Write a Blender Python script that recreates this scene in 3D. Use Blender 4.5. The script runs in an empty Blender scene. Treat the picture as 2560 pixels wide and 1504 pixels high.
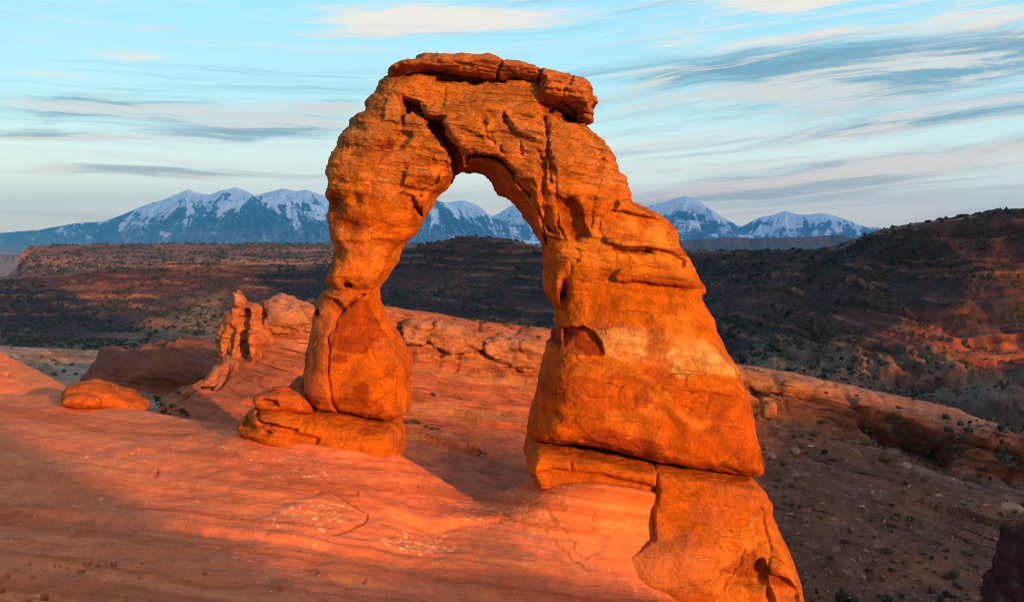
import bpy, math, random
import numpy as np
from mathutils import Vector

sc = bpy.context.scene
COL = sc.collection
random.seed(5)
RNG = np.random.default_rng(11)

# ------------------------------------------------------------------ camera, sky, sun, exposure
F, CX, CY = 2489.0, 1280.0, 752.0           # focal length and centre in photograph pixels
PITCH = math.atan(152.0 / F)
cp, sp = math.cos(PITCH), math.sin(PITCH)
cam = bpy.data.objects.new('camera', bpy.data.cameras.new('camera'))
COL.objects.link(cam)
cam.data.sensor_width = 36.0
cam.data.sensor_fit = 'HORIZONTAL'
cam.data.lens = F / 2560 * 36.0
cam.data.clip_start = 0.1
cam.data.clip_end = 300000
cam.rotation_euler = (math.pi / 2 - PITCH, 0, 0)
sc.camera = cam

AZ, EL = math.radians(38.0), math.radians(9.0)   # sun behind the camera, to the right
SUN = Vector((math.sin(AZ) * math.cos(EL), -math.cos(AZ) * math.cos(EL), math.sin(EL)))
sl = bpy.data.lights.new('sun', 'SUN')
sl.energy = 3.3
sl.angle = math.radians(0.5)
sl.color = (1.0, 0.43, 0.085)
so = bpy.data.objects.new('sun', sl)
COL.objects.link(so)
so.rotation_euler = SUN.to_track_quat('Z', 'Y').to_euler()

sc.view_settings.view_transform = 'Standard'
sc.view_settings.look = 'None'
sc.view_settings.exposure = 1.52
sc.view_settings.gamma = 1.0
sc.render.engine = 'CYCLES'
sc.cycles.use_denoising = True
sc.cycles.denoising_prefilter = 'ACCURATE'
sc.cycles.filter_width = 1.0
sc.cycles.max_bounces = 5
sc.cycles.diffuse_bounces = 3
sc.cycles.volume_bounces = 0


class NT:
    """small helper that wires shader nodes"""
    def __init__(self, tree):
        self.t = tree
        tree.nodes.clear()

    def n(self, kind, **kw):
        nd = self.t.nodes.new(kind)
        for k, v in kw.items():
            setattr(nd, k, v)
        return nd

    def l(self, a, b):
        self.t.links.new(a, b)

    def put(self, sock, v):
        if hasattr(v, 'is_output'):
            self.l(v, sock)
        else:
            sock.default_value = v

    def m(self, op, a, b=0.0, c=None, clamp=False):
        nd = self.n('ShaderNodeMath', operation=op, use_clamp=clamp)
        self.put(nd.inputs[0], a)
        self.put(nd.inputs[1], b)
        if c is not None:
            self.put(nd.inputs[2], c)
        return nd.outputs[0]

    def mix(self, fac, a, b, blend='MIX'):
        nd = self.n('ShaderNodeMix', data_type='RGBA', blend_type=blend)
        self.put(nd.inputs[0], fac)
        for s, v in ((nd.inputs[6], a), (nd.inputs[7], b)):
            self.put(s, v if hasattr(v, 'is_output') or len(v) == 4 else (*v, 1.0))
        return nd.outputs[2]

    def ss(self, x, lo, hi, a=0.0, b=1.0):
        nd = self.n('ShaderNodeMapRange', interpolation_type='SMOOTHSTEP')
        self.put(nd.inputs[0], x)
        for i, v in enumerate((lo, hi, a, b)):
            self.put(nd.inputs[i + 1], v)
        return nd.outputs[0]

    def noise(self, vec, scale, detail=4.0, rough=0.55, dist=0.0):
        nd = self.n('ShaderNodeTexNoise')
        self.l(vec, nd.inputs['Vector'])
        nd.inputs['Scale'].default_value = scale
        nd.inputs['Detail'].default_value = detail
        nd.inputs['Roughness'].default_value = rough
        nd.inputs['Distortion'].default_value = dist
        return nd.outputs[0]

    def xyz(self, x, y, z):
        nd = self.n('ShaderNodeCombineXYZ')
        for s, v in zip(nd.inputs, (x, y, z)):
            self.put(s, v)
        return nd.outputs[0]


def make_world():
    w = bpy.data.worlds.new('World')
    sc.world = w
    w.use_nodes = True
    N = NT(w.node_tree)
    sky = N.n('ShaderNodeTexSky', sky_type='NISHITA')
    sky.sun_disc = False
    sky.sun_elevation = EL
    sky.sun_rotation = math.pi - AZ
    sky.air_density = 1.0
    sky.dust_density = 1.0
    sky.ozone_density = 2.0
    tc = N.n('ShaderNodeTexCoord')
    sep = N.n('ShaderNodeSeparateXYZ')
    N.l(tc.outputs['Generated'], sep.inputs[0])
    x, y, z = sep.outputs
    az = N.m('ARCTAN2', x, y)                      # 0 straight ahead
    el = N.m('ARCSINE', z)
    # sky colour: the physical sky, graded over elevation to the dusk sky of the photograph
    scaled = N.mix(1.0, sky.outputs[0], (SKYK * 1.30, SKYK * .96, SKYK * .86), 'MULTIPLY')
    rmp = N.n('ShaderNodeValToRGB')
    N.l(N.m('MULTIPLY', el, 2.0), rmp.inputs[0])
    cr = rmp.color_ramp
    stops = [(0.0, (.60, .47, .31)), (.055, (.60, .51, .36)), (.12, (.47, .50, .41)), (.25, (.225, .37, .385)),
             (.40, (.155, .325, .39)), (.56, (.125, .285, .385)), (1.0, (.08, .19, .32))]
    while len(cr.elements) > 1:
        cr.elements.remove(cr.elements[-1])
    cr.elements[0].position = 0
    cr.elements[0].color = (*stops[0][1], 1)
    for p_, c_ in stops[1:]:
        e = cr.elements.new(p_)
        e.color = (*c_, 1)
    front = N.ss(y, -0.15, 0.55)
    base = N.mix(N.m('MULTIPLY', front, 0.9), scaled, rmp.outputs[0])
    # clouds: stretched noise over azimuth and elevation, thicker where the banks stand
    warp = N.noise(N.xyz(N.m('MULTIPLY', az, 2.2), N.m('MULTIPLY', el, 9.0), 3.3), 1.6, 3, .5)
    el2 = N.m('ADD', el, N.m('MULTIPLY', N.m('SUBTRACT', warp, .5), 0.035))
    tilt = N.m('SUBTRACT', el2, N.m('MULTIPLY', N.m('MAXIMUM', az, -.1), 0.10))
    vec = N.xyz(N.m('MULTIPLY', az, 3.6), N.m('MULTIPLY', tilt, 42.0), 1.7)
    n1 = N.noise(vec, 1.0, 10, .68, .8)
    vecu = N.xyz(N.m('MULTIPLY', az, 3.6), N.m('MULTIPLY', N.m('ADD', tilt, .010), 42.0), 1.7)
    n1u = N.noise(vecu, 1.0, 5, .6, .35)
    fib = N.noise(N.xyz(N.m('MULTIPLY', az, 9.0), N.m('MULTIPLY', tilt, 150.0), 7.7), 1.0, 7, .6, .2)
    # named banks: (px, py, half width, half height, dark?, gain)
    banks = [(1010, 66, 185, 40, 0, .42), (1280, 48, 240, 24, 0, .34), (660, 36, 80, 20, 0, .16), (1950, 14, 250, 34, 0, .44),
             (370, 158, 120, 14, 0, .26), (130, 190, 110, 12, 0, .30), (330, 262, 290, 34, 1, .36), (640, 316, 260, 32, 1, .38),
             (90, 342, 120, 18, 1, .34), (370, 436, 390, 18, 1, .36), (840, 260, 120, 26, 1, .24), (900, 218, 80, 20, 0, .14),
             (1780, 190, 330, 36, 1, .38), (2330, 150, 320, 56, 1, .40), (2180, 210, 420, 36, 1, .32), (2420, 60, 260, 40, 0, .30),
             (1680, 118, 130, 14, 0, .20), (1900, 125, 180, 16, 0, .24), (1650, 355, 140, 14, 0, .26), (2160, 330, 330, 18, 1, .20), (2300, 300, 420, 60, 1, .16),
             (2080, 440, 560, 44, 1, .28), (2300, 400, 300, 20, 1, .24), (1800, 490, 460, 22, 1, .26), (2330, 500, 330, 34, 0, .22), (260, 345, 160, 10, 1, .2),
             (150, 560, 260, 10, 1, .18), (2150, 272, 260, 14, 1, .2)]
    acc_l = acc_d = None
    for bx, by, bw, bh, dark, g in banks:
        a0 = math.atan((bx - CX) / F)
        e0 = math.atan((600 - by) / F * math.cos(a0))
        u = N.m('DIVIDE', N.m('SUBTRACT', az, a0), bw / F)
        slope = 0.10 if bx > 1500 else (0.05 if dark else 0.0)
        v = N.m('DIVIDE', N.m('SUBTRACT', N.m('SUBTRACT', el2, e0), N.m('MULTIPLY', N.m('SUBTRACT', az, a0), slope)), bh / F)
        r2 = N.m('ADD', N.m('MULTIPLY', u, u), N.m('MULTIPLY', v, v))
        gs = N.m('MULTIPLY', N.m('EXPONENT', N.m('MULTIPLY', r2, -0.9)), g)
        if dark:
            acc_d = gs if acc_d is None else N.m('ADD', acc_d, gs)
        else:
            acc_l = gs if acc_l is None else N.m('ADD', acc_l, gs)
    fr = N.ss(y, 0.0, 0.4)
    acc_l = N.m('MULTIPLY', acc_l, fr)
    acc_d = N.m('MULTIPLY', acc_d, fr)
    fb = N.m('MULTIPLY', N.m('SUBTRACT', fib, .5), 0.6)
    dens_l = N.ss(N.m('ADD', N.m('ADD', n1, acc_l), fb), .58, .90)
    dens_d = N.ss(N.m('ADD', N.m('ADD', n1, N.m('MULTIPLY', acc_d, 1.25)), fb), .60, .96)
    thin = N.noise(N.xyz(N.m('MULTIPLY', az, 2.4), N.m('MULTIPLY', tilt, 88.0), 12.3), 1.0, 8, .62, .5)
    gen = N.m('MULTIPLY', N.ss(thin, .46, .68), N.m('MULTIPLY', N.ss(az, -.45, .25, .60, 1.0), fr))
    lit = N.ss(N.m('SUBTRACT', n1, n1u), -.07, .09)
    low = N.ss(el, .0, .13)
    grey = N.mix(low, (.33, .27, .20), (.060, .125, .170))
    cream = N.mix(low, (.62, .42, .28), (.39, .34, .29))
    cdark = N.mix(N.m('MULTIPLY', lit, .8), grey, cream)
    c1 = N.mix(N.m('MULTIPLY', dens_l, .9), base, cream)
    soft = N.noise(N.xyz(N.m('MULTIPLY', az, 1.8), N.m('MULTIPLY', tilt, 30.0), 22.0), 1.0, 6, .6, .4)
    tone = N.mix(N.ss(soft, .42, .60), N.mix(low, (.36, .29, .22), (.10, .175, .215)), cream)
    c1 = N.mix(N.m('MULTIPLY', gen, .64), c1, tone)
    c2 = N.mix(N.m('MULTIPLY', dens_d, .78), c1, cdark)
    bg = N.n('ShaderNodeBackground')
    N.l(c2, bg.inputs['Color'])
    bg.inputs['Strength'].default_value = 1.0
    out = N.n('ShaderNodeOutputWorld')
    N.l(bg.outputs[0], out.inputs['Surface'])
    w.cycles.sampling_method = 'MANUAL'
    w.cycles.sample_map_resolution = 512


SKYK = 0.15
make_world()


# ------------------------------------------------------------------ helpers: projection, noise, meshes
def W(px, py, Y):
    """world point seen at photograph pixel (px, py) at distance Y in front of the viewpoint"""
    px, py, Y = np.broadcast_arrays(*[np.asarray(v, float) for v in (px, py, Y)])
    a, b = (px - CX) / F, (CY - py) / F
    t = Y / (cp + b * sp)
    return np.stack([a * t, Y, (-sp + b * cp) * t], -1)


def PXY(x, y, z):
    d = y * cp - z * sp
    u = y * sp + z * cp
    return CX + F * x / d, CY - F * u / d


def sstep(x, a, b):
    t = np.clip((x - a) / (b - a), 0, 1)
    return t * t * (3 - 2 * t)


_perm = np.random.default_rng(3).permutation(4096).astype(np.int32)
_grad = np.random.default_rng(4).normal(size=(4096, 3)).astype(np.float32)
_grad /= np.linalg.norm(_grad, axis=1, keepdims=True)


def perlin(P, seed=0):
    P = np.asarray(P, np.float64) + seed * 17.31
    I = np.floor(P).astype(np.int64)
    f = (P - I).astype(np.float32)
    u = f * f * f * (f * (f * 6 - 15) + 10)
    I = (I & 4095).astype(np.int32)
    out = 0
    for dx in (0, 1):
        hx = _perm[(I[..., 0] + dx) & 4095]
        wx = u[..., 0] if dx else 1 - u[..., 0]
        for dy in (0, 1):
            hy = _perm[(hx + I[..., 1] + dy) & 4095]
            wy = u[..., 1] if dy else 1 - u[..., 1]
            for dz in (0, 1):
                h = _perm[(hy + I[..., 2] + dz) & 4095]
                g = _grad[h]
                wz = u[..., 2] if dz else 1 - u[..., 2]
                out = out + wx * wy * wz * (g[..., 0] * (f[..., 0] - dx) + g[..., 1] * (f[..., 1] - dy) + g[..., 2] * (f[..., 2] - dz))
    return out * 1.5


def fbm(P, oct=4, seed=0, gain=.5, lac=2.03, ridged=False):
    P = np.asarray(P, np.float64)
    a, s, tot = 1.0, 0, 0
    for i in range(oct):
        n = perlin(P, seed + i)
        if ridged:
            n = 1 - 2 * np.abs(n)
        s = s + a * n
        tot += a
        a *= gain
        P = P * lac
    return s / tot


def cellular(P, seed=0):
    P = np.asarray(P, np.float64) + seed * 9.7
    I = np.floor(P).astype(np.int64)
    f = P - I
    d1 = np.full(len(P), 9.0)
    d2 = np.full(len(P), 9.0)
    for dx in (-1, 0, 1):
        for dy in (-1, 0, 1):
            for dz in (-1, 0, 1):
                h = _perm[(_perm[(_perm[(I[:, 0] + dx) & 4095] + I[:, 1] + dy) & 4095] + I[:, 2] + dz) & 4095]
                q = np.array([dx, dy, dz]) + .5 + .48 * np.tanh(1.5 * _grad[h]) - f
                d = np.einsum('ij,ij->i', q, q)
                d2 = np.where(d < d1, d1, np.minimum(d2, d))
                d1 = np.minimum(d1, d)
    return np.sqrt(d1), np.sqrt(d2)


def flakes(P, levels, seed, edge=.14):
    """terraced noise: thin sheets of rock ending in crisp curved edges"""
    q = fbm(P, 5, seed, .55) * levels
    fl = np.floor(q)
    return (fl + sstep(q - fl, 0, edge) - .5) / levels


def bspl(n, vox, cell, rng):
    """cubic b-spline interpolation matrix from a random lattice of the given cell size"""
    t = np.arange(n) * vox / cell + rng.random()
    i = np.floor(t).astype(int)
    f = t - i
    m = i.max() + 4
    M = np.zeros((n, m), np.float32)
    r = np.arange(n)
    M[r, i] = (1 - f) ** 3 / 6
    M[r, i + 1] = (3 * f ** 3 - 6 * f ** 2 + 4) / 6
    M[r, i + 2] = (-3 * f ** 3 + 3 * f ** 2 + 3 * f + 1) / 6
    M[r, i + 3] = f ** 3 / 6
    return M


def gnoise(shape, vox, cells, rng):
    Ms = [bspl(n, vox, c, rng) for n, c in zip(shape, cells)]
    L = rng.normal(size=[M.shape[1] for M in Ms]).astype(np.float32)
    L = np.tensordot(Ms[0], L, (1, 0))
    L = np.tensordot(L, Ms[1], (1, 1)).transpose(0, 2, 1)
    L = np.tensordot(L, Ms[2], (2, 1))
    return (L * 1.6).astype(np.float32)


def poly_sd(px, py, poly):
    """signed distance to a closed polygon, negative inside, in the units of the input"""
    P = np.asarray(poly, float)
    d2 = np.full(px.shape, 1e18)
    ins = np.zeros(px.shape, bool)
    for (ax, ay), (bx, by) in zip(P, np.roll(P, -1, 0)):
        ex, ey = bx - ax, by - ay
        wx, wy = px - ax, py - ay
        t = np.clip((wx * ex + wy * ey) / (ex * ex + ey * ey + 1e-12), 0, 1)
        d2 = np.minimum(d2, (wx - ex * t) ** 2 + (wy - ey * t) ** 2)
        c = (ay > py) != (by > py)
        if ey != 0:
            ins ^= c & (px < ex * (py - ay) / ey + ax)
    d = np.sqrt(d2)
    return np.where(ins, -d, d)


def line_d(px, py, line):
    """distance to an open polyline, and which side (positive = right of travel, i.e. below when going right)"""
    P = np.asarray(line, float)
    d2 = np.full(px.shape, 1e18)
    side = np.zeros(px.shape)
    for (ax, ay), (bx, by) in zip(P[:-1], P[1:]):
        ex, ey = bx - ax, by - ay
        wx, wy = px - ax, py - ay
        t = np.clip((wx * ex + wy * ey) / (ex * ex + ey * ey + 1e-12), 0, 1)
        q = (wx - ex * t) ** 2 + (wy - ey * t) ** 2
        s = ex * wy - ey * wx
        side = np.where(q < d2, s, side)
        d2 = np.minimum(d2, q)
    return np.sqrt(d2), np.sign(side)


def surface_nets(f):
    ins = f < 0
    c = [ins[i:ins.shape[0] - 1 + i, j:ins.shape[1] - 1 + j, k:ins.shape[2] - 1 + k] for i in (0, 1) for j in (0, 1) for k in (0, 1)]
    cnt = sum(a.astype(np.int8) for a in c)
    act = (cnt > 0) & (cnt < 8)
    ijk = np.argwhere(act)
    idx = np.full(act.shape, -1, np.int32)
    idx[act] = np.arange(len(ijk))
    corner = [(i, j, k) for i in (0, 1) for j in (0, 1) for k in (0, 1)]
    vals = [f[ijk[:, 0] + i, ijk[:, 1] + j, ijk[:, 2] + k] for i, j, k in corner]
    acc = np.zeros((len(ijk), 3))
    num = np.zeros(len(ijk))
    for a in range(8):
        for b in range(a + 1, 8):
            ca, cb = np.array(corner[a]), np.array(corner[b])
            if np.abs(ca - cb).sum() != 1:
                continue
            va, vb = vals[a], vals[b]
            m = (va < 0) != (vb < 0)
            t = va[m] / (va[m] - vb[m])
            acc[m] += ca + (cb - ca) * t[:, None]
            num[m] += 1
    V = ijk + acc / num[:, None]
    quads = []
    for ax in range(3):
        o = [1, 1, 1]
        o[ax] = 0
        lo = tuple(slice(o_, s - 1) for o_, s in zip(o, f.shape))
        hi = tuple(slice(o_ + (1 if d == ax else 0), s - 1 + (1 if d == ax else 0)) for d, (o_, s) in enumerate(zip(o, f.shape)))
        A, B = ins[lo], ins[hi]
        e = np.argwhere(A != B)
        if not len(e):
            continue
        flip = A[tuple(e.T)]
        e = e + np.array(o)
        b1, b2 = [d for d in range(3) if d != ax]
        def at(d1, d2):
            q = e.copy()
            q[:, b1] -= d1
            q[:, b2] -= d2
            return idx[tuple(q.T)]
        q = np.stack([at(1, 1), at(0, 1), at(0, 0), at(1, 0)], 1)
        if ax == 1:
            flip = ~flip
        q[~flip] = q[~flip][:, ::-1]
        quads.append(q)
    Q = np.concatenate(quads)
    Q = Q[(Q >= 0).all(1)]
    return V, Q


def mesh_obj(name, V, Q, mat, tint=None, smooth=True, parent=None, origin=None):
    V = np.asarray(V, np.float64)
    org = np.zeros(3) if origin is None else np.asarray(origin, float)
    Vl = (V - org).astype(np.float32)
    me = bpy.data.meshes.new(name)
    Q = np.asarray(Q, np.int32)
    k = Q.shape[1]
    me.vertices.add(len(Vl))
    me.vertices.foreach_set('co', Vl.ravel())
    me.loops.add(Q.size)
    me.loops.foreach_set('vertex_index', Q.ravel())
    me.polygons.add(len(Q))
    me.polygons.foreach_set('loop_start', np.arange(0, Q.size, k, dtype=np.int32))
    if smooth:
        me.polygons.foreach_set('use_smooth', np.ones(len(Q), bool))
    me.update(calc_edges=True)
    me.validate()
    if tint is not None:
        ca = me.color_attributes.new('tint', 'FLOAT_COLOR', 'POINT')
        c = np.ones((len(Vl), 4), np.float32)
        c[:, :np.shape(tint)[1]] = tint
        ca.data.foreach_set('color', c.ravel())
    me.materials.append(mat)
    ob = bpy.data.objects.new(name, me)
    COL.objects.link(ob)
    if parent is not None:
        ob.parent = parent
    else:
        ob.location = org
    return ob


def tag(o, label=None, cat=None, group=None, kind=None):
    for k, v in (('label', label), ('category', cat), ('group', group), ('kind', kind)):
        if v:
            o[k] = v
    return o


def empty(name, loc):
    o = bpy.data.objects.new(name, None)
    COL.objects.link(o)
    o.location = loc
    return o


# ------------------------------------------------------------------ materials
def rock_mat(name, tilt=0.13, scale=1.0, bump=0.6, strata=1.0, var=.3, fine=1.0, dist=.05, cracks=.5):
    """sandstone: the mesh's own tint (stain and bed colours), varied by bedding, grain and hairline cracks, which are bump too;
    the tint's alpha says how strongly a place is bedded"""
    m = bpy.data.materials.new(name)
    m.use_nodes = True
    N = NT(m.node_tree)
    at = N.n('ShaderNodeAttribute', attribute_name='tint')
    tc = N.n('ShaderNodeTexCoord')
    mp = N.n('ShaderNodeMapping')
    N.l(tc.outputs['Object'], mp.inputs['Vector'])
    mp.inputs['Rotation'].default_value = (0, -math.atan(tilt), 0)
    mp.inputs['Scale'].default_value = (scale, scale, scale)
    P = mp.outputs[0]

    def sq(x, y, z):
        k = N.n('ShaderNodeMapping')
        N.l(P, k.inputs['Vector'])
        k.inputs['Scale'].default_value = (x, y, z)
        return k.outputs[0]
    zone = at.outputs['Alpha']
    beds = N.noise(sq(.5, .5, 5.5), 1.0, 8, .68, .6)
    lines = N.noise(sq(.40, .40, 10.0), 1.0, 6, .65, .4)
    grain = N.noise(P, 11.0, 8, .8)
    blot = N.noise(P, 1.1, 8, .66, .8)
    warp = N.n('ShaderNodeMix', data_type='VECTOR')
    warp.inputs[0].default_value = .22
    N.l(sq(.8, .8, 1.9), warp.inputs[4])
    nv = N.n('ShaderNodeTexNoise')
    N.l(P, nv.inputs['Vector'])
    nv.inputs['Scale'].default_value = 2.2
    nv.inputs['Detail'].default_value = 6
    N.l(nv.outputs['Color'], warp.inputs[5])
    vo = N.n('ShaderNodeTexVoronoi', feature='DISTANCE_TO_EDGE')
    N.l(warp.outputs[1], vo.inputs['Vector'])
    vo.inputs['Scale'].default_value = .9
    gate = N.ss(N.noise(P, .9, 4, .6), .54, .62)
    ck = N.m('MULTIPLY', N.ss(vo.outputs['Distance'], .0, .013, 1.0, 0.0), N.m('MULTIPLY', gate, cracks))
    dots = N.ss(N.noise(sq(1, 1, 3.0), 14.0, 3, .6), .68, .76)
    lin = N.m('MULTIPLY', N.ss(lines, .60, .70), N.m('MULTIPLY', N.m('ADD', .08, N.m('MULTIPLY', zone, .92)), .55 * strata))
    k1 = N.m('ADD', 1.0, N.m('MULTIPLY', N.m('MULTIPLY', N.m('SUBTRACT', beds, .5), zone), 1.7 * var * strata))
    k2 = N.ss(grain, .25, .75, 1 - var * .8 * fine, 1 + var * .6 * fine)
    k3 = N.ss(blot, .3, .7, 1 - var * .75, 1 + var * .5)
    k = N.m('MULTIPLY', N.m('MULTIPLY', k1, k2), k3)
    k = N.m('MULTIPLY', k, N.m('SUBTRACT', 1.0, N.m('MULTIPLY', ck, .8)))
    k = N.m('MULTIPLY', k, N.m('SUBTRACT', 1.0, lin))
    k = N.m('MULTIPLY', k, N.m('SUBTRACT', 1.0, N.m('MULTIPLY', dots, .42 * fine)))
    col = N.mix(1.0, at.outputs['Color'], N.xyz(k, k, k), 'MULTIPLY')
    bs = N.n('ShaderNodeBsdfPrincipled')
    N.l(col, bs.inputs['Base Color'])
    bs.inputs['Roughness'].default_value = .93
    bs.inputs['Specular IOR Level'].default_value = .10
    h = N.m('ADD', N.m('MULTIPLY', N.m('MULTIPLY', beds, zone), 1.5 * strata), N.m('MULTIPLY', N.noise(sq(1, 1, 1.5), 3.2, 10, .68), N.m('MULTIPLY', N.m('ADD', .45, N.m('MULTIPLY', zone, .55)), 1.1 * fine)))
    h = N.m('SUBTRACT', h, N.m('MULTIPLY', ck, 1.2))
    h = N.m('SUBTRACT', h, N.m('MULTIPLY', lin, .8))
    bp = N.n('ShaderNodeBump')
    bp.inputs['Strength'].default_value = bump
    bp.inputs['Distance'].default_value = dist / scale
    N.l(h, bp.inputs['Height'])
    N.l(bp.outputs[0], bs.inputs['Normal'])
    out = N.n('ShaderNodeOutputMaterial')
    N.l(bs.outputs[0], out.inputs[0])
    return m


def tint_mat(name, scale=1.0, var=.2, bump=.0, dist=1.0):
    m = bpy.data.materials.new(name)
    m.use_nodes = True
    N = NT(m.node_tree)
    at = N.n('ShaderNodeAttribute', attribute_name='tint')
    tc = N.n('ShaderNodeTexCoord')
    nz = N.noise(tc.outputs['Object'], scale, 7, .65)
    k = N.ss(nz, .3, .7, 1 - var, 1 + var)
    bs = N.n('ShaderNodeBsdfPrincipled')
    N.l(N.mix(1.0, at.outputs['Color'], N.xyz(k, k, k), 'MULTIPLY'), bs.inputs['Base Color'])
    bs.inputs['Roughness'].default_value = .95
    bs.inputs['Specular IOR Level'].default_value = .08
    if bump:
        bp = N.n('ShaderNodeBump')
        bp.inputs['Strength'].default_value = bump
        bp.inputs['Distance'].default_value = dist
        N.l(nz, bp.inputs['Height'])
        N.l(bp.outputs[0], bs.inputs['Normal'])
    out = N.n('ShaderNodeOutputMaterial')
    N.l(bs.outputs[0], out.inputs[0])
    return m


M_ARCH = rock_mat('arch_sandstone', .13, 1.0, 1.0, 1.0, .48, 1.1, .08, .4)
M_SLICK = rock_mat('slickrock_sandstone', .07, 1.2, .75, .5, .27, 1.1, .05, .2)
M_FIN = rock_mat('ridge_sandstone', .22, .5, 1.0, 1.7, .42, .9, .07, .6)
M_HILL = tint_mat('desert_hillside', .12, .30, .9, 3.0)
M_MTN = tint_mat('mountain_rock_and_snow', .0016, .10)
M_TALUS = tint_mat('talus_dirt', 1.6, .30, .8, .25)
M_STONE = rock_mat('loose_stone', .1, 1.3, .7, .5, .3)

ORANGE = np.array([.53, .138, .005])
STAIN_AND_SHADE = np.array([.30, .045, .008])
BROWN = np.array([.46, .180, .045])
TAN = np.array([.74, .42, .15])
SLICK = np.array([.66, .175, .064])
LICHEN = np.array([.80, .50, .26])
#@@SETUP_END


# ------------------------------------------------------------------ rocks as solids: outline with its own thickness, bedding, cracks
def rock(name, outline, yc, H, R, vox, seed, mat, tilt=.13, p=2.4, noise=(), relief=None, paint=None,
         parent=None, origin=None, margin=.6, sub=None, kk=0.0, detail=None, bedded=.5, cuts=()):
    """outline: photograph pixels on the plane y=yc; H: half thickness (m or function of px,py); R: edge rounding"""
    rng = np.random.default_rng(seed)
    t = math.atan(tilt)
    e1 = np.array([math.cos(t), 0, -math.sin(t)])
    e3 = np.array([math.sin(t), 0, math.cos(t)])
    P = W([q[0] for q in outline], [q[1] for q in outline], yc)
    u, w = P @ e1, P @ e3
    u0, w0 = u.min() - margin, w.min() - margin
    nu, nw = int((u.max() + margin - u0) / vox) + 2, int((w.max() + margin - w0) / vox) + 2
    U, WW = np.meshgrid(u0 + np.arange(nu) * vox, w0 + np.arange(nw) * vox, indexing='ij')
    X = U * e1[0] + WW * e3[0]
    Z = U * e1[2] + WW * e3[2]
    px, py = PXY(X, np.full_like(X, yc), Z)
    k_ = kk(px, py) if callable(kk) else kk
    ox, oy = PXY(X, yc - k_ * (H(px, py) if callable(H) else H), Z)     # boxy rock shows the outline of its front edge
    s = -poly_sd(ox, oy, outline) * yc / F
    if sub is not None:                       # hole or undercut outline
        for q in sub:
            s = np.minimum(s, poly_sd(px, py, q) * yc / F)
    Hm = np.broadcast_to(H(px, py) if callable(H) else H, px.shape).astype(float)
    Rm = np.broadcast_to(R(px, py) if callable(R) else R, px.shape).astype(float)
    hmax = Hm.max() + margin + .3
    nv = int(2 * hmax / vox) + 2
    v = (np.arange(nv) - (nv - 1) / 2) * vox
    T1 = (np.clip(1 - s / Rm, 0, None) ** p).astype(np.float32)[:, None, :]
    T2 = ((np.abs(v)[None, :, None] / Hm[:, None, :].astype(np.float32)) ** p).astype(np.float32)
    S = T1 + T2
    wgt = T2 / (S + 1e-6)
    f = (S ** (1 / p) - 1) * (wgt * Hm[:, None, :].astype(np.float32) + (1 - wgt) * Rm[:, None, :].astype(np.float32))
    del S, wgt, T2
    fx, fy = PXY(X, yc - Hm * .93, Z)         # where the front face of each column shows
    for amp, cells, zone in noise:
        n = gnoise(f.shape, vox, cells, rng) * amp
        if zone is not None:
            n *= zone(px, py).astype(np.float32)[:, None, :]
        f -= n
    if relief is not None:
        D = relief(fx, fy)
        D = np.where(D > 0, D * sstep(s, 0, .7), D).astype(np.float32)
        m = sstep(-v, -.35 * hmax, .25 * hmax).astype(np.float32)
        f -= D[:, None, :] * m[None, :, None]
    for fn_ in cuts:                          # slanting faces cut back from the front
        mk, dep = fn_(fx, fy)
        vc = (-Hm + dep)[:, None, :]
        f = np.where(mk[:, None, :], np.maximum(f, (vc - v[None, :, None]) * .6), f).astype(np.float32)
    f[0] = f[-1] = 1
    f[:, 0] = f[:, -1] = 1
    f[:, :, 0] = f[:, :, -1] = 1
    V, Q = surface_nets(f)
    V = V * vox
    wx = (u0 + V[:, 0]) * e1[0] + (w0 + V[:, 2]) * e3[0]
    wz = (u0 + V[:, 0]) * e1[2] + (w0 + V[:, 2]) * e3[2]
    wy = yc + V[:, 1] - (nv - 1) / 2 * vox
    V = np.stack([wx, wy, wz], 1)
    # keep the largest connected piece
    lab = np.arange(len(V))
    for _ in range(400):
        mn = lab[Q].min(1)
        new = lab.copy()
        for k in range(4):
            np.minimum.at(new, Q[:, k], mn)
        new = new[new]
        if (new == lab).all():
            break
        lab = new
    keep = lab == np.bincount(lab).argmax()
    if not keep.all():
        mp = np.cumsum(keep) - 1
        Q = mp[Q[keep[Q].all(1)]]
        V = V[keep]
    qx, qy = PXY(V[:, 0], V[:, 1], V[:, 2])
    if detail is not None:
        fn = np.cross(V[Q[:, 2]] - V[Q[:, 0]], V[Q[:, 3]] - V[Q[:, 1]])
        vn = np.zeros_like(V)
        for k in range(4):
            np.add.at(vn, Q[:, k], fn)
        vn /= np.linalg.norm(vn, axis=1, keepdims=True) + 1e-12
        ctr = V.mean(0)
        if np.einsum('ij,ij->', vn, V - ctr) < 0:
            vn = -vn
        V = V + vn * detail(V, qx, qy)[:, None]
    tint = paint(V, qx, qy) if paint else np.tile(ORANGE, (len(V), 1))
    if mat is M_ARCH:
        tint = tint * .80
    bd = bedded(qx, qy) if callable(bedded) else np.full(len(V), bedded)
    return mesh_obj(name, V, Q, mat, np.concatenate([np.clip(tint, .003, .9), bd[:, None]], 1), parent=parent, origin=origin)


def lerp(a, b, t):
    t = np.asarray(t)[..., None]
    return a * (1 - t) + np.asarray(b) * t


def crack(D, px, py, line, width, depth, jit=3.0, seed=0):
    depth = depth * min(1, (width / 3.4) ** .5)
    width = max(width, 3.4)
    jx = jit * np.sin(px * .11 + py * .07 + seed) + .5 * jit * np.sin(px * .31 - py * .23 + 2 * seed)
    jy = jit * np.sin(px * .09 - py * .13 + 1.7 * seed) + .5 * jit * np.sin(px * .27 + py * .33 + seed)
    d, _ = line_d(px + jx, py + jy, line)
    return D - depth * np.exp(-(d / width) ** 2)


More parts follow.
